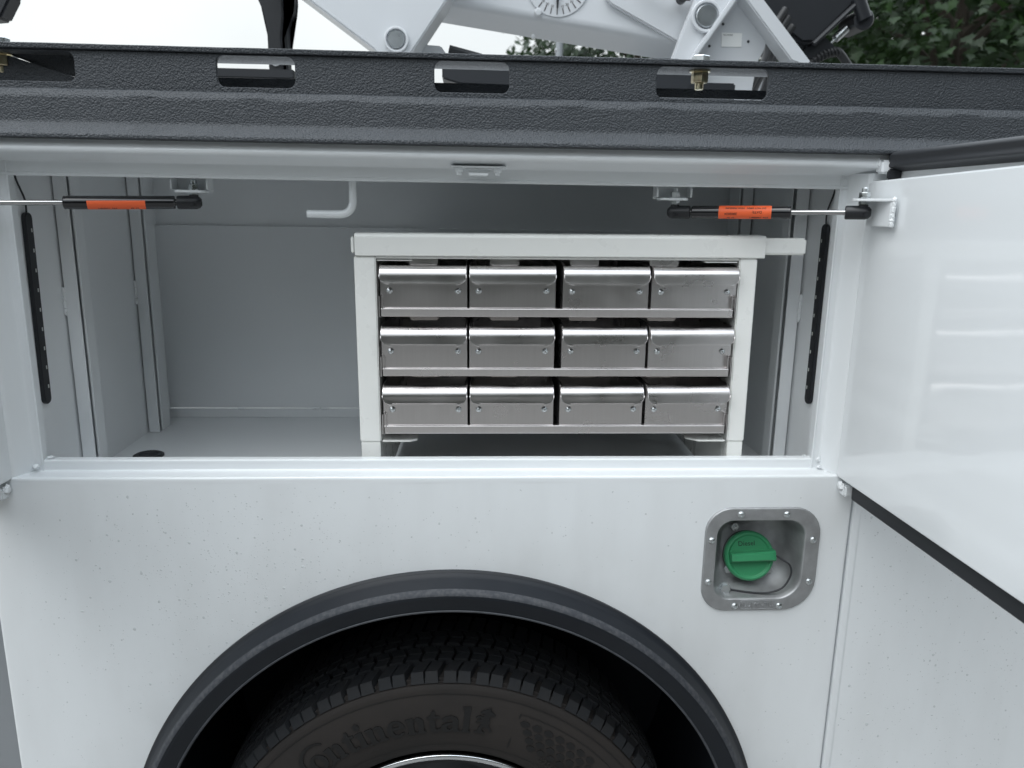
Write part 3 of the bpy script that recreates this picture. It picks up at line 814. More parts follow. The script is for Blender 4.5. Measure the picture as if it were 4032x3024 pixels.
# strut brackets hung inside the header
def hung_bracket(xc):
    r = tpart('strut_bracket')
    bm = new()
    box(bm, xc - .030, xc + .030, .085, .088, 1.521, 1.66, .0008)
    for s in (-1, 1):
        prism(bm, [(.058, 1.5245), (.0852, 1.5245), (.0852, 1.56), (.062, 1.56), (.062, 1.548), (.058, 1.538)], xc + s * .0285 - .0015, xc + s * .0285 + .0015, .0006, 'YZ')
    prism(bm, rrect(xc - .024, xc + .024, .052, .0852, [.001, .001, .010, .010], 5), 1.5195, 1.5235, .0007, 'XY')
    T('bracket_plate', bm, M_white, r)
    stud(r, xc + .004, .068, 1.5238)
hung_bracket(-.4545); hung_bracket(.3405)

# ------------------------------------------------------------------ gas struts
def strut(A, B, rod_from, orange, lines, name_label):
    """A: ball end of the cylinder, B: ball end of the rod"""
    root = tpart('gas_strut')
    root['label'] = name_label
    A = Vector(A); B = Vector(B); L = (B - A).length; d = (B - A) / L
    bm = new()
    def end(p, dd, parent_bm):
        pr = [(0, -.0125), (.0055, -.0118), (.0092, -.0085), (.0108, -.003), (.0108, .024), (.0098, .0258), (0, .0258)]
        lathe(parent_bm, pr, p, dd, 24)
        cyl(parent_bm, p + Vector((0, 0, .006)), p + Vector((0, 0, .0125)), .0072, 16, .001)
        side = Vector((-dd.y, dd.x, 0)) if dd.x > 0 else Vector((dd.y, -dd.x, 0))
        box(parent_bm, p.x - .004, p.x + .004, p.y - .0125, p.y - .008, p.z - .006, p.z - .001, .001)
    end(A, d, bm); T('end_fitting', bm, M_plastic, root)
    bm = new(); end(B, -d, bm); T('end_fitting', bm, M_plastic, root)
    bm = new()
    lathe(bm, [(0, .0262), (.0055, .0262), (.0055, .028), (.0095, .0285), (.0105, .030), (.0105, rod_from - .006), (.0099, rod_from - .004), (.0104, rod_from - .001), (.0098, rod_from), (0, rod_from)], A, d, 32)
    T('strut_cylinder', bm, M_gloss, root)
    bm = new(); cyl(bm, A + d * (rod_from + .0005), B - d * .0262, .0042, 18); T('strut_rod', bm, M_chrome, root)
    # sticker wrapped on the cylinder: u along, angle around (0 = toward viewer, + up)
    side = Vector((0, 0, 1)).cross(d).normalized()
    if side.y > 0: side = -side
    def on(u, a, r): return A + d * u + (side * cos(a) + Vector((0, 0, 1)) * sin(a)) * r
    (u0, u1, a0, a1) = orange
    bm = new(); n = 16
    rows = [[bm.verts.new(on(u, a0 + (a1 - a0) * k / n, .01062)) for k in range(n + 1)] for u in (u0, u1)]
    for k in range(n): bm.faces.new((rows[0][k], rows[0][k + 1], rows[1][k + 1], rows[1][k]))
    T('warning_sticker', bm, M_orange, root)
    bm = new(); um = (u0 + u1) / 2
    for (s, du, ac, size) in lines:
        b = text_bm(s, size, 0, .00012)
        sg = -1 if d.x > 0 else 1                      # printed upside down as seen
        for v in b.verts:
            u = um + du + v.co.x * sg; a = ac - v.co.y / .0107
            v.co = on(u, a, .01075)
        merge(bm, b)
    T('sticker_lettering', bm, M_blackink, root)
strut((.3445, .068, 1.5005), (.6165, -.040, 1.5040), .186, (.073, .156, rad(-100), rad(88)),
      [('DO NOT OPEN   HIGH PRESSURE', .001, rad(38), .0043), ('DATE:', -.026 + .045, rad(2), .0056), ('2002024', -.022, rad(-14), .0056), ('P/N  14403871', .022, rad(-52), .0048), ('27  lbf', -.022, rad(-54), .0045)],
      'black gas strut with orange sticker reaching to the right door')
strut((-.4505, .066, 1.5042), (-.800, -.020, 1.4975), .190, (.072, .156, rad(-120), rad(16)),
      [('P/N  14403871', .014, rad(-58), .0045), ('27  lbf', -.026, rad(-58), .0045)],
      'black gas strut with orange sticker reaching to the left door')
bm = new(); box(bm, -.815, -.79, -.04, .0, 1.5095, 1.5135, .001); T('strut_bracket', bm, M_white)

# weld lumps at the opening's corners
for (x, y, z, r, st) in ((-.735, .030, 1.063, .010, (1, .7, .8)), (-.716, .044, 1.0755, .008, (1.4, .8, .6)), (-.745, .018, 1.054, .010, (1.6, 1, .3)), (-.754, .006, 1.048, .008, (1, .7, .5)),
                        (.624, .034, 1.071, .008, (1, .5, 1)), (.626, .032, 1.058, .008, (1, .7, .7)), (.634, .02, 1.054, .009, (1.5, 1, .3)), (.644, .006, 1.047, .007, (1, .8, .5)), (.604, .048, 1.0745, .005, (1.3, .8, .5)),
                        (.625, .038, 1.547, .008, (.8, .35, 1.5)), (.622, .038, 1.559, .009, (1.1, .4, .6)), (-.733, .038, 1.55, .007, (1, .35, 1))):
    bead((x, y + .002, z), r * .55, st, x * 7 + z, M_white, 'corner_weld')

# water drops and splashes on the panel
bm = new()
rnd = random.Random(3)
def inside(x, z):
    return math.hypot(x - AX, z - AZ) > .60 and z < 1.035 and not (FX0 - .01 < x < FX1 + .01 and FZ0 - .01 < z < FZ1 + .01)
def drop(x, z, r, y, el):
    b = new(); h = r * .2; n = 8
    lathe(b, [(r, 0), (r * .8, h * .7), (0, h)], (0, 0, 0), (0, -1, 0), n)
    for v in b.verts: v.co.x *= 1 + rnd.uniform(-.15, .15); v.co.z *= el
    merge(bm, b, 0, Matrix.Translation((x, y, z)) @ Matrix.Rotation(rnd.uniform(-.5, .5), 4, 'Y'))
cnt = 0
while cnt < 2300:
    if rnd.random() < .55: x, z = rnd.gauss(-.38, .17), rnd.gauss(.86, .12)
    elif rnd.random() < .45: x, z = rnd.uniform(-.78, .66), rnd.uniform(.45, 1.03)
    else: x, z = rnd.uniform(.70, 1.05), rnd.uniform(.40, 1.0)
    y = 0
    if x > .705: y = .0055
    elif x > .664 or x < -.795 or not inside(x, z): continue
    r = min(.0026, .0008 * math.exp(rnd.gauss(0, .45)))
    if rnd.random() < .010: r = rnd.uniform(.002, .0032)
    drop(x, z, r, y, rnd.uniform(.55, 1.3)); cnt += 1
m = mat('water', (.60, .625, .635), .12, spec=.6)
p = m.node_tree.nodes['Principled BSDF']; p.inputs['Transmission Weight'].default_value = 0; p.inputs['IOR'].default_value = 1.33
o = T('water_drops', bm, m); o['kind'] = 'stuff'

# ================================================================== drawer rack
PV = Vector((-.1935, .07, 1.068))
RM = Matrix.Translation(PV) @ Matrix.Rotation(rad(-1.2), 4, 'Z') @ Matrix.Rotation(rad(-.40), 4, 'Y')
RK = .9905
rack = thing('drawer_rack', 'white powder-coated rack frame holding three trays of steel bins', 'rack')
rack.matrix_world = RM
def K(name, bm, m, parent=None, label=None):
    return obj(name, bm, m, parent or rack, None, label)
zz = lambda z: z - PV.z
bm = new()                                              # outer sleeve of the top beam
sweep(bm, rounded([(.036, zz(1.4205)), (-.004, zz(1.4205)), (-.006, zz(1.454)), (-.002, zz(1.4585)), (.04, zz(1.4590))], [0, .003, .005, .003, 0], 5), 'X', .003, .697, steps=2)
box(bm, -.0035, .002, -.0035, .036, zz(1.4255), zz(1.4525), .0015)
K('top_beam', bm, M_rack)
bm = new(); box(bm, .690, .768, -.0025, .034, zz(1.4265), zz(1.4545), .003)
K('beam_extension', bm, M_rack)
def post(x0, x1, sx):
    bm = new()
    box(bm, x0, x1, 0, .030, zz(1.0945), zz(1.4208), .002)
    box(bm, x0 + .0015, x1 - .0015, .001, .030, zz(1.00), zz(1.0943), .001)
    a = x1 if sx > 0 else x0
    box(bm, min(a - sx * .001, a - sx * .003), max(a - sx * .001, a - sx * .003), .0305, .45, zz(1.0), zz(1.42))   # side sheet
    K('rack_post', bm, M_rack)
post(0, .0365, 1); post(.656, .6865, -1)
bm = new(); box(bm, .0366, .6555, .40, .402, zz(1.02), zz(1.42)); K('rack_back', bm, M_rack)
bm = new(); box(bm, .0366, .6555, .002, .40, zz(1.4165), zz(1.4200)); K('rack_top', bm, M_rack)
for s in (0, 1):
    bm = new()
    poly = [(.0385, .002), (.0385, .40), (.10, .40), (.10, .012), (.087, .002)] if s == 0 else [(.6535, .002), (.6535, .40), (.585, .40), (.585, .02), (.605, .002)]
    prism(bm, poly, zz(1.0935), zz(1.0965), .001, 'XY'); K('corner_flange', bm, M_rack)
    bm = new()
    a, c = (.037, .098) if s == 0 else (.596, .655)
    prism(bm, rrect(a, c, .004, .03, .004, 3), zz(1.4125), zz(1.4145), .0004, 'XY'); K('corner_tab', bm, M_rack)
rows = [(1.3185, 1.3345), (1.2145, 1.2300), (1.1105, 1.1270)]
TX0, TX1 = .0400, .6520
for (za, zb_) in rows:
    bm = new()
    # folded front lip and floor
    sweep(bm, rounded([(.005, zz(za)), (-.004, zz(za)), (-.005, zz(zb_) - .002), (-.002, zz(zb_)), (.004, zz(zb_)), (.006, zz(zb_) - .002)], [0, .002, .001, .001, .001, 0], 3), 'X', TX0 + .004, TX1 - .004)
    box(bm, TX0 + .004, TX1 - .004, .0055, .38, zz(za) + .008, zz(za) + .0095)
    for s, x in ((1, TX0), (-1, TX1)):
        for dx in (0, .0055):                            # double folded side wall
            xa = x + s * dx
            box(bm, min(xa, xa + s * .0012), max(xa, xa + s * .0021), -.0058, .38, zz(za) + (.0 if dx == 0 else .015), zz(zb_) + .0195)
        lathe(bm, [(.0034, 0), (.0034, .38)], (x + s * .0034, -.0045, zz(zb_) + .0195), (0, 1, 0), 10)
    K('slide_tray', bm, M_steelv)
# stop tabs hanging above each row
tabs = [(.0915, .1405), (.229, .279), (.366, .4155), (.503, .553)]
for ri, zt_ in enumerate((1.4165, 1.3185, 1.2145)):
    for (a, b_) in tabs:
        bm = new(); h = (.0115, .0075, .004)[ri]
        prism(bm, rrect(a, b_, zz(zt_) - h, zz(zt_) + .004, [.001, .001, .0045, .0045], 4), .010, .012, .0004)
        K('stop_tab', bm, M_steel if ri == 0 else mat('tab_steel', (.55, .5, .48), .35, 1) if not bpy.data.materials.get('tab_steel') else bpy.data.materials['tab_steel'])

# bins: one built, eleven copied
BW = .1472
def make_bin():
    root = thing('steel_bin', '', 'drawer bin')
    bm = new(); w_ = BW / 2; h = .0765; L_ = .33; t = .0009
    box(bm, -w_, w_, 0, t, 0, h - .003)                               # front
    for s in (-1, 1):
        x = s * w_
        box(bm, min(x, x - s * t), max(x, x - s * t), t, L_, 0, h + .001)
        lathe(bm, [(.0019, 0), (.0019, L_ - .01)], (x - s * .0019, .004, h + .001), (0, 1, 0), 8)   # rolled top edge
    box(bm, -w_ + t, w_ - t, t, L_ - t, .0005, .0014); box(bm, -w_ + t, w_ - t, L_ - t, L_, .0005, h - .010)
    body = obj('bin_body', bm, M_steelv, root)
    # pull lip: rolls forward over the front edge and hangs down
    bm = new()
    pr = [(.004, h - .0005)] + [(-.0005 - .0150 * sin(rad(a)), h - .0185 + .0185 * cos(rad(a))) for a in range(4, 90, 7)] + [(-.0157, h - .0225), (-.0162, h - .0275), (-.0168, h - .0298), (-.0168, h - .0318)]
    n = len(pr); xs = [-1, -.985, -.965, -.93, -.88, -.82, -.75, 0, .75, .82, .88, .93, .965, .985, 1]
    rows_ = []
    for xx in xs:
        q = []
        lim = 0
        ax = abs(xx)
        if ax > .76: lim = .0172 * (1 - math.sqrt(max(0, 1 - ((ax - .76) / .24) ** 2)))
        for (y, z) in pr:
            q.append(bm.verts.new((xx * (w_ - .0003), y, max(z, h - .0318 + lim) if z < h - .0105 else z)))
        rows_.append(q)
    for A, B in zip(rows_, rows_[1:]):
        for i in range(n - 1):
            try: bm.faces.new((A[i], A[i + 1], B[i + 1], B[i]))
            except ValueError: pass
    bmesh.ops.remove_doubles(bm, verts=bm.verts[:], dist=1e-5)
    lip = obj('pull_lip', bm, M_steel, root, angle=40)
    md = lip.modifiers.new('sheet', 'SOLIDIFY'); md.thickness = .0006; md.offset = -1
    bm = new(); box(bm, -w_ * .77, w_ * .77, -.0188, -.0166, h - .0318, h - .0280, .0008); obj('hem', bm, M_steel, lip)
    for s in (-1, 1):
        bm = new(); lathe(bm, [(.0054, 0), (.0053, .0012), (.0041, .0030), (.002, .0041), (0, .0044)], (s * .058, 0, .0335), (0, -1, 0), 18)
        obj('rivet', bm, M_zinc, root)
    return root
proto = make_bin()
def copy_tree(o, parent=None):
    c = o.copy(); COL.objects.link(c)
    if parent: c.parent = parent
    for ch in o.children: copy_tree(ch, c)
    return c
cols = [.1165, .2676, .4278, .5803]
rown = ['top', 'middle', 'bottom']
coln = ['at the left end', 'second from left', 'third from left', 'at the right end']
first = True
for ri, (za, zb_) in enumerate(rows):
    for ci, xc in enumerate(cols):
        o = proto if first else copy_tree(proto); first = False
        o.matrix_world = RM @ Matrix.Translation((xc + random.uniform(-.0006, .0006) - ri * .0008 * (ci > 1), .0005 + random.uniform(-.001, .0015) + (0 if ci < 3 else .001), zz(za) + .0105)) @ Matrix.Rotation(rad(random.uniform(-.35, .35) + (0, 0, 0, 1.2)[ci]), 4, 'Z') @ Matrix.Rotation(rad(random.uniform(-.2, .7)), 4, 'X')
        o['label'] = f'steel drawer bin in the {rown[ri]} row of the white rack, {coln[ci]}'
        o['category'] = 'drawer bin'; o['group'] = 'steel drawer bins in the white rack'

# ================================================================== crane behind the body
crane = thing('truck_crane', 'white loader crane with folded boom and round pivot pins behind the black rail', 'crane', (.3, 1.2, .6))
def C(name, bm, m, parent=None, label=None):
    o = obj(name, bm, m, None, None, label); p = parent or crane; o.parent = p
    if p is crane: o.location = (-.3, -1.2, -.6)
    return o
bm = new(); prism(bm, [(-.58, 2.146), (-.272, 1.93), (-.235, 1.895), (-.185, 1.895), (-.163, 1.925), (.02, 2.18), (.02, 2.30), (-.58, 2.30)], 1.05, 1.19, .004)
C('link_plate', bm, M_crane)
bm = new(); prism(bm, [(x * 1.043, 1.5 + (z - 1.5) * 1.043) for x, z in [(.03, 2.20), (-.02, 2.14), (-.165, 1.935), (-.15, 1.90), (-.05, 1.90), (-.085, 1.95), (-.128, 1.952), (-.086, 2.012), (.03, 2.17)]], 1.195, 1.22, .003)
C('rear_link', bm, M_crane)
def pin(x, z, y, r):
    bm = new(); lathe(bm, rounded([(r, 0), (r, .010), (r * .96, .012), (r * .80, .012), (r * .78, .004), (r * .70, .004)], [0, .002, .002, .002, .002, 0], 3), (x, y, z), (0, -1, 0), 40); C('pin_collar', bm, M_crane)
    bm = new(); lathe(bm, [(r * .69, 0), (r * .69, .011), (r * .64, .0135), (0, .0135)], (x, y, z), (0, -1, 0), 40); C('pivot_pin', bm, M_pin)
pin(-.206, 1.953, 1.05, .034)
# main boom: faceted box section running down to the right
bm = new()
d = Vector((.676, 0, -.087)).normalized(); n_ = Vector((.128, 0, .992)).normalized()
prof = rounded([(1.28, .20), (1.16, .20), (1.15, 0), (1.272, -.028), (1.28, -.020), (1.28, .18)], [0, .01, .02, .004, .002, 0], 5)
a = Vector((-.12, 0, 2.081)); b_ = Vector((.66, 0, 1.980))
rows_ = []
for p in (a, b_):
    rows_.append([bm.verts.new((p.x + n_.x * q, y, p.z + n_.z * q)) for y, q in prof])
for i in range(len(prof) - 1): bm.faces.new((rows_[0][i], rows_[0][i + 1], rows_[1][i + 1], rows_[1][i]))
bm.faces.new(rows_[0]); bm.faces.new(rows_[1][::-1])
C('boom', bm, M_crane)
bm = new(); prism(bm, [(.402, 2.082), (.604, 1.985), (.70, 1.96), (.75, 2.2), (.38, 2.2), (.385, 2.10)], 1.135, 1.16, .004); C('boom_plate', bm, M_crane)
# angle dial
dial = part('angle_dial', crane); dial.location = (-.3, -1.2, -.6)
bm = new(); lathe(bm, [(.092, 0), (.092, .0015), (0, .0015)], (.248, 1.1495, 2.139), (0, -1, 0), 64); C('dial_face', bm, M_crane, dial)
bm = new()
for k in range(-3, 8):
    aa = rad(-90 + k * 13)
    c = Vector((.248 + .078 * cos(aa), 1.1472, 2.139 + .078 * sin(aa)))
    b = new(); box(b, -.008, .008, -.0004, .0004, -.0012, .0012); merge(bm, b, 0, Matrix.Translation(c) @ Matrix.Rotation(-aa, 4, 'Y'))
    b = text_bm(str(abs(k) * 10), .010, 0); merge(bm, b, 0, Matrix.Translation((.248 + .0655 * cos(aa), 1.1471, 2.139 + .0655 * sin(aa))) @ Matrix.Rotation(pi / 2, 4, 'X'))
C('dial_marks', bm, M_blackink, dial)
bm = new(); prism(bm, [(.246, 2.068), (.250, 2.068), (.258, 2.16), (.240, 2.16)], 1.138, 1.142); C('dial_needle', bm, M_black, dial)
for (x, z, r) in ((.193, 2.057, .012), (.182, 2.0, .006), (.252, 1.965, .005)):
    bm = new(); lathe(bm, [(r, 0), (r, .006), (r * .7, .012), (0, .013)], (x, 1.152 if z > 2.02 else 1.19, z), (0, -1, 0), 20); C('boom_bolt', bm, M_crane)
# column plate, recess with label, diagonal bar
bm = new(); prism(bm, [(.52, 1.80), (.575, 1.927), (.632, 2.09), (.66, 2.25), (.80, 2.25), (.745, 2.085), (.642, 1.945), (.60, 1.80)], 1.08, 1.11, .004); C('column_plate', bm, M_crane)
pin(.665, 2.043, 1.08, .044)
bm = new(); prism(bm, [(.755, 2.10), (.742, 2.105), (.636, 1.950), (.56, 1.80), (.572, 1.80), (.648, 1.944)], 1.05, 1.082, .003); C('column_flange', bm, M_crane)
bm = new(); prism(bm, [(.58, 1.76), (.60, 1.82), (.66, 1.95), (.76, 2.105), (.80, 2.105), (.866, 2.03), (.858, 1.97), (.838, 1.93), (.82, 1.76)], 1.12, 1.14, .002); C('recessed_plate', bm, M_crane)
bm = new(); prism(bm, [(.765, 2.09), (.72, 2.25), (.76, 2.25), (.82, 2.088), (.974, 1.925), (.955, 1.915), (.915, 1.928)], 1.055, 1.13, .004); C('diagonal_bar', bm, M_crane)
lb = part('data_label', crane); lb.location = (-.3, -1.2, -.6)
bm = new(); prism(bm, [(.7265, 2.011), (.7865, 2.0105), (.787, 1.9735), (.728, 1.973)], 1.1175, 1.1195); C('label_sheet', bm, M_label, lb)
bm = new(); b = text_bm('PALFINGER', .0058, 0); merge(bm, b, 0, Matrix.Translation((.7455, 1.1172, 2.0045)) @ Matrix.Rotation(pi / 2, 4, 'X'))
C('label_lettering', bm, M_blackink, lb)
for (x, z) in ((.729, 2.034), (.693, 1.974), (.807, 1.989)):
    bm = new(); lathe(bm, [(.004, 0), (.0035, .002), (0, .003)], (x, 1.1195, z), (0, -1, 0), 12); C('plate_rivet', bm, M_black)
for k, pts in enumerate(([(.94, 1.20, 2.10), (.90, 1.19, 2.03), (.885, 1.18, 1.96), (.84, 1.15, 1.88), (.80, 1.12, 1.80)], [(.955, 1.21, 2.08), (.918, 1.20, 2.02), (.902, 1.20, 1.95), (.86, 1.17, 1.88), (.82, 1.13, 1.80)], [(.98, 1.23, 2.06), (.94, 1.23, 2.0), (.915, 1.22, 1.93), (.89, 1.2, 1.85)])):
    bm = new(); tube(bm, spline(pts), .0105, 12); C('hydraulic_hose', bm, M_hose)
# dark winch housing to the right
bm = new(); prism(bm, [(.83, 2.3), (.88, 2.10), (1.02, 2.015), (1.06, 2.017), (1.205, 2.16), (1.26, 2.3)], 1.25, 1.55, .01); C('winch_housing', bm, M_black)
bm = new(); tube(bm, [(1.055, 1.245, 2.013), (1.21, 1.245, 2.162)], .008, 8); C('housing_edge', bm, M_black)
bm = new(); prism(bm, [(1.04, 2.008), (1.105, 2.045), (1.152, 2.006), (1.09, 1.965), (1.03, 1.985)], 1.28, 1.36, .004); C('valve_block', bm, M_black)
bm = new(); prism(bm, [(1.00, 2.02), (1.03, 2.05), (1.055, 2.028), (1.02, 1.99)], 1.27, 1.30, .003); C('bracket', bm, M_black)
bm = new(); cyl(bm, (1.21, 1.25, 2.09), (1.21, 1.36, 2.09), .032, 24, .004); cyl(bm, (1.21, 1.25, 2.09), (1.18, 1.25, 2.15), .022, 16); C('roller', bm, M_black)
bm = new(); cyl(bm, (1.145, 1.30, 2.04), (1.180, 1.30, 2.074), .013, 20, .002); cyl(bm, (1.126, 1.30, 2.022), (1.145, 1.30, 2.04), .005, 12); C('quick_coupler', bm, M_zinc)
for k in range(9):
    t = k / 8; p = Vector((1.065, 1.29, 1.962)).lerp(Vector((1.150, 1.29, 2.000)), t) + Vector((0, 0, .010 * sin(pi * t)))
    q = p + Vector((.005, 0, .003))
    bm = new(); cyl(bm, p, q, .017, 18, .001); C('spring_coil', bm, M_hose)
bm = new(); tube(bm, spline([(1.0, 1.3, 1.90), (1.065, 1.29, 1.962), (1.110, 1.29, 1.993), (1.152, 1.29, 2.003), (1.2, 1.3, 1.96)]), .0125, 12); C('corrugated_hose', bm, M_hose)
bm = new(); box(bm, .55, .74, 1.0, 1.05, 1.75, 1.855, .004); C('base_housing', bm, M_black)
bm = new(); prism(bm, [(.43, 1.86), (.50, 1.86), (.55, 1.82), (.50, 1.76), (.43, 1.76)], .70, .75, .003); C('base_cover', bm, M_black)
bm = new(); box(bm, .50, 1.10, 1.30, 1.34, 1.55, 1.95, .005); C('base_plate', bm, M_crane)
bm = new(); tube(bm, [(.48, 1.1, 2.135), (.56, 1.1, 2.098), (.62, 1.1, 2.095), (.66, 1.1, 2.13)], .007, 10); cyl(bm, (.60, 1.09, 2.096), (.60, 1.12, 2.096), .014, 16); C('crane_hose', bm, M_hose)

# ------------------------------------------------------------------ things on the bed seen over and through the rail
stand = thing('boom_rest', 'tall black boom rest post standing left of the white crane', 'stand', (-.565, 1.2, .6))
bm = new()
prism(bm, [(-.592, 1.70), (-.592, 2.000), (-.601, 2.050), (-.618, 2.09), (-.62, 2.16), (-.545, 2.16), (-.545, 2.04), (-.5525, 1.985), (-.5525, 1.70)], 1.19, 1.21, .003)
o = obj('post_face', bm, M_black, stand); o.location = (.565, -1.2, -.6)
bm = new(); prism(bm, [(-.590, 1.70), (-.590, 1.975), (-.55, 1.985), (-.535, 2.038), (-.520, 2.055), (-.5165, 2.082), (-.517, 2.16), (-.612, 2.16), (-.612, 2.09), (-.540, 2.03), (-.541, 1.70)], 1.212, 1.26, .003)
o = obj('post_side', bm, M_black, stand); o.location = (.565, -1.2, -.6)
bm = new(); lathe(bm, [(.014, 0), (.014, .004), (.008, .006), (0, .006)], (-.571, 1.189, 1.914), (0, -1, 0), 20)
o = obj('post_bolt', bm, M_crane, stand); o.location = (.565, -1.2, -.6)
bar = new(); box(bar, -.95, -.48, 1.0, 1.06, 1.838, 1.862, .003)
o = obj('steel_crossbar', bar, M_black); o['label'] = 'dark grey horizontal bar at the foot of the black boom rest'; o['category'] = 'bar'
bm = new(); prism(bm, [(-.072, 1.846), (.20, 1.848), (.20, 1.800), (-.03, 1.806), (-.072, 1.818)], .80, .95, .004)
o = obj('control_box', bm, M_black); o['label'] = 'small black box seen through the second slot from the right in the rail'; o['category'] = 'box'
bm = new(); tube(bm, [(-.065, 1.2, 1.962), (.03, 1.2, 1.94)], .012, 16)
o = obj('lift_cylinder', bm, M_black); o['label'] = 'short black cylinder tip poking above the rail under the boom'; o['category'] = 'cylinder'
bm = new(); prism(bm, [(-1.45, 2.2), (-1.305, 2.2), (-1.308, 2.07), (-1.345, 2.012), (-1.45, 2.0)], 1.2, 1.26, .006)
o = obj('work_lamp', bm, M_black); o['label'] = 'black rounded housing cut off by the top left corner'; o['category'] = 'lamp'

# ================================================================== trees and post
def leaf_mat(name, c1, c2):
    m = mat(name, c1, .5, spec=.35, var=(3, 1, c2))
    p = m.node_tree.nodes['Principled BSDF']; p.inputs['Subsurface Weight'].default_value = 0
    n = m.node_tree.nodes; l = m.node_tree.links
    tr = n.new('ShaderNodeBsdfTranslucent'); tr.inputs['Color'].default_value = (c2[0] * 1.2, c2[1] * 1.3, c2[2] * .8, 1)
    ms = n.new('ShaderNodeMixShader'); ms.inputs[0].default_value = .25
    l.new(p.outputs[0], ms.inputs[1]); l.new(tr.outputs[0], ms.inputs[2]); l.new(ms.outputs[0], n['Material Output'].inputs['Surface'])
    return m
MAPLE = [(0, -.05), (.16, .02), (.42, -.06), (.34, .14), (.58, .34), (.36, .36), (.34, .50), (.18, .42), (.20, .66), (.10, .64), (0, .98)]
MAPLE = MAPLE + [(-x, y) for x, y in MAPLE[-2:0:-1]]
def tree(name, label, base, crown, rad3, n_cl, per, size, m, simple=False, seed=1, density_to=None):
    R_ = random.Random(seed)
    root = thing(name, label, 'tree', base)
    def loc(o): o.location = tuple(-v for v in base); return o
    bm = new(); c = Vector(crown)
    tube(bm, spline([base, (base[0] + .1, base[1], base[2] + (crown[2] - base[2]) * .5), (c.x, c.y, c.z + rad3[2] * .5)], 5), [.22 - .018 * k for k in range(11)], 10)
    for k in range(16):
        a = R_.uniform(0, 2 * pi); s = Vector((c.x, c.y, c.z - rad3[2] * R_.uniform(.0, .7)))
        e = Vector((c.x + cos(a) * rad3[0] * .85, c.y + sin(a) * rad3[1] * .85, s.z + rad3[2] * R_.uniform(.1, .8)))
        md = s.lerp(e, .5) + Vector((0, 0, .15)); pts = spline([s, md, e], 5)
        tube(bm, pts, [.06 - .005 * i for i in range(len(pts))], 6)
    loc(obj('trunk', bm, M_bark, root))
    V = []; F = []
    out = [(0, -.05), (.3, .3), (0, 1), (-.3, .3)] if simple else MAPLE
    for k in range(n_cl):
        while True:
            q = Vector((R_.uniform(-1, 1), R_.uniform(-1, 1), R_.uniform(-1, 1)))
            if q.length < 1: break
        q = q * (.55 + .45 * q.length) / max(q.length, .3) * q.length ** .3
        q *= 1 + .22 * noise.noise(q * 2.5 + Vector((seed, 0, 0)))
        cc = c + Vector((q.x * rad3[0], q.y * rad3[1], q.z * rad3[2]))
        outw = Vector((q.x, q.y, .25)).normalized()
        for j in range(per):
            o_ = cc + Vector((R_.gauss(0, .17), R_.gauss(0, .17), R_.gauss(0, .11))) * (1.4 if simple else 1)
            down = (outw * R_.uniform(.1, .8) + Vector((R_.gauss(0, .45), R_.gauss(0, .45), -R_.uniform(.2, 1)))).normalized()
            nrm = (Vector((R_.gauss(0, .5), R_.gauss(0, .5), 1)) + outw * .7).normalized()
            x = down.cross(nrm).normalized(); nrm = x.cross(down)
            s = size * R_.uniform(.6, 1.15); i0 = len(V); cup = R_.uniform(-.12, .25)
            V.append(o_ + down * s * .42 + nrm * 0)
            for (px, py) in out:
                V.append(o_ + x * px * s + down * py * s - nrm * (abs(px) * cup + max(0, py - .4) * .15) * s)
            m_ = len(out)
            for i in range(m_): F.append((i0, i0 + 1 + i, i0 + 1 + (i + 1) % m_))
    me = bpy.data.meshes.new('crown'); me.from_pydata(V, [], F); me.materials.append(m)
    o = bpy.data.objects.new('crown', me); COL.objects.link(o); o.parent = root; loc(o)
    return root
ML1 = leaf_mat('maple_leaf', (.010, .025, .008), (.026, .058, .016))
ML2 = leaf_mat('dark_leaf', (.010, .023, .010), (.022, .045, .017))
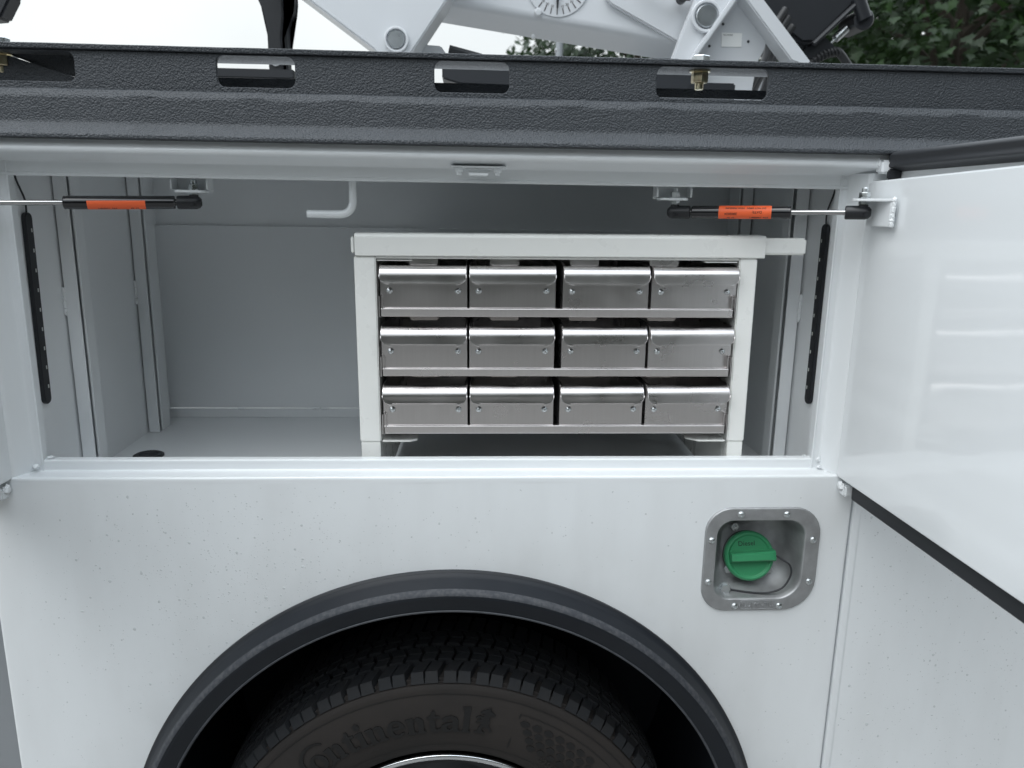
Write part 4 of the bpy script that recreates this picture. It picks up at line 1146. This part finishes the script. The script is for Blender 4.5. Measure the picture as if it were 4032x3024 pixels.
tree('maple_tree', 'dark green maple tree with lobed leaves behind the right of the rail', (5.6, 8.2, -.29), (5.7, 8.1, 3.7), (2.45, 2.0, 2.6), 900, 17, .125, ML1, seed=4)
tree('broadleaf_tree', 'dense dark tree filling the gap behind the maple', (8.0, 13.5, -.29), (8.0, 13.5, 4.2), (4.2, 2.5, 3.6), 1500, 12, .28, ML2, True, 9)
tree('distant_tree', 'blurred green tree seen under the white crane boom', (3.3, 15, -.29), (3.25, 14.8, 4.0), (2.55, 2.0, 2.4), 800, 12, .2, ML2, True, 12)
bm = new(); cyl(bm, (1.10, 9, -.29), (1.10, 9, 3.9), .045, 14); box(bm, 1.05, 1.15, 8.95, 9.05, -.29, -.2)
o = obj('lamp_post', bm, mat('galvanised_post', (.3, .32, .34), .5, .6)); o['label'] = 'thin grey post in front of the distant tree under the boom'; o['category'] = 'post'

# unseen trees added behind the camera, blocking low sky, mirrored in paint and steel
R_ = random.Random(21); V = []; F = []
for k in range(16000):
    t = R_.uniform(0, 1) * 46
    bx_, by_ = (-26 + t, -11.5) if t < 33 else ((7 + (t - 33) * .1), -11.5 + (t - 33) * .8)
    rise = min(1, max(0, (bx_ + 4) / 9))  # taller towards the right, shaped to darken the left jamb
    top = 4.0 + 5.0 * rise * rise * (3 - 2 * rise) + 1.3 * noise.noise(Vector((t * .22, 1, 0))) + .8 * noise.noise(Vector((t * .7, 4, 0)))
    x = bx_ + R_.gauss(0, .5)
    z = R_.uniform(-.3, 1) * top; p = Vector((x, by_ + R_.gauss(0, .9), z)); a = Vector((R_.gauss(0, 1), R_.gauss(0, 1), R_.gauss(0, 1))).normalized(); u, q, r = frame_of(a)
    s_ = R_.uniform(.18, .38); i0 = len(V)
    V += [p + q * s_, p + r * s_, p - q * s_, p - r * s_]; F.append((i0, i0 + 1, i0 + 2, i0 + 3))
me = bpy.data.meshes.new('added_treeline'); me.from_pydata(V, [], F); me.materials.append(ML2)
o = bpy.data.objects.new('added_treeline', me); COL.objects.link(o); o['kind'] = 'stuff'
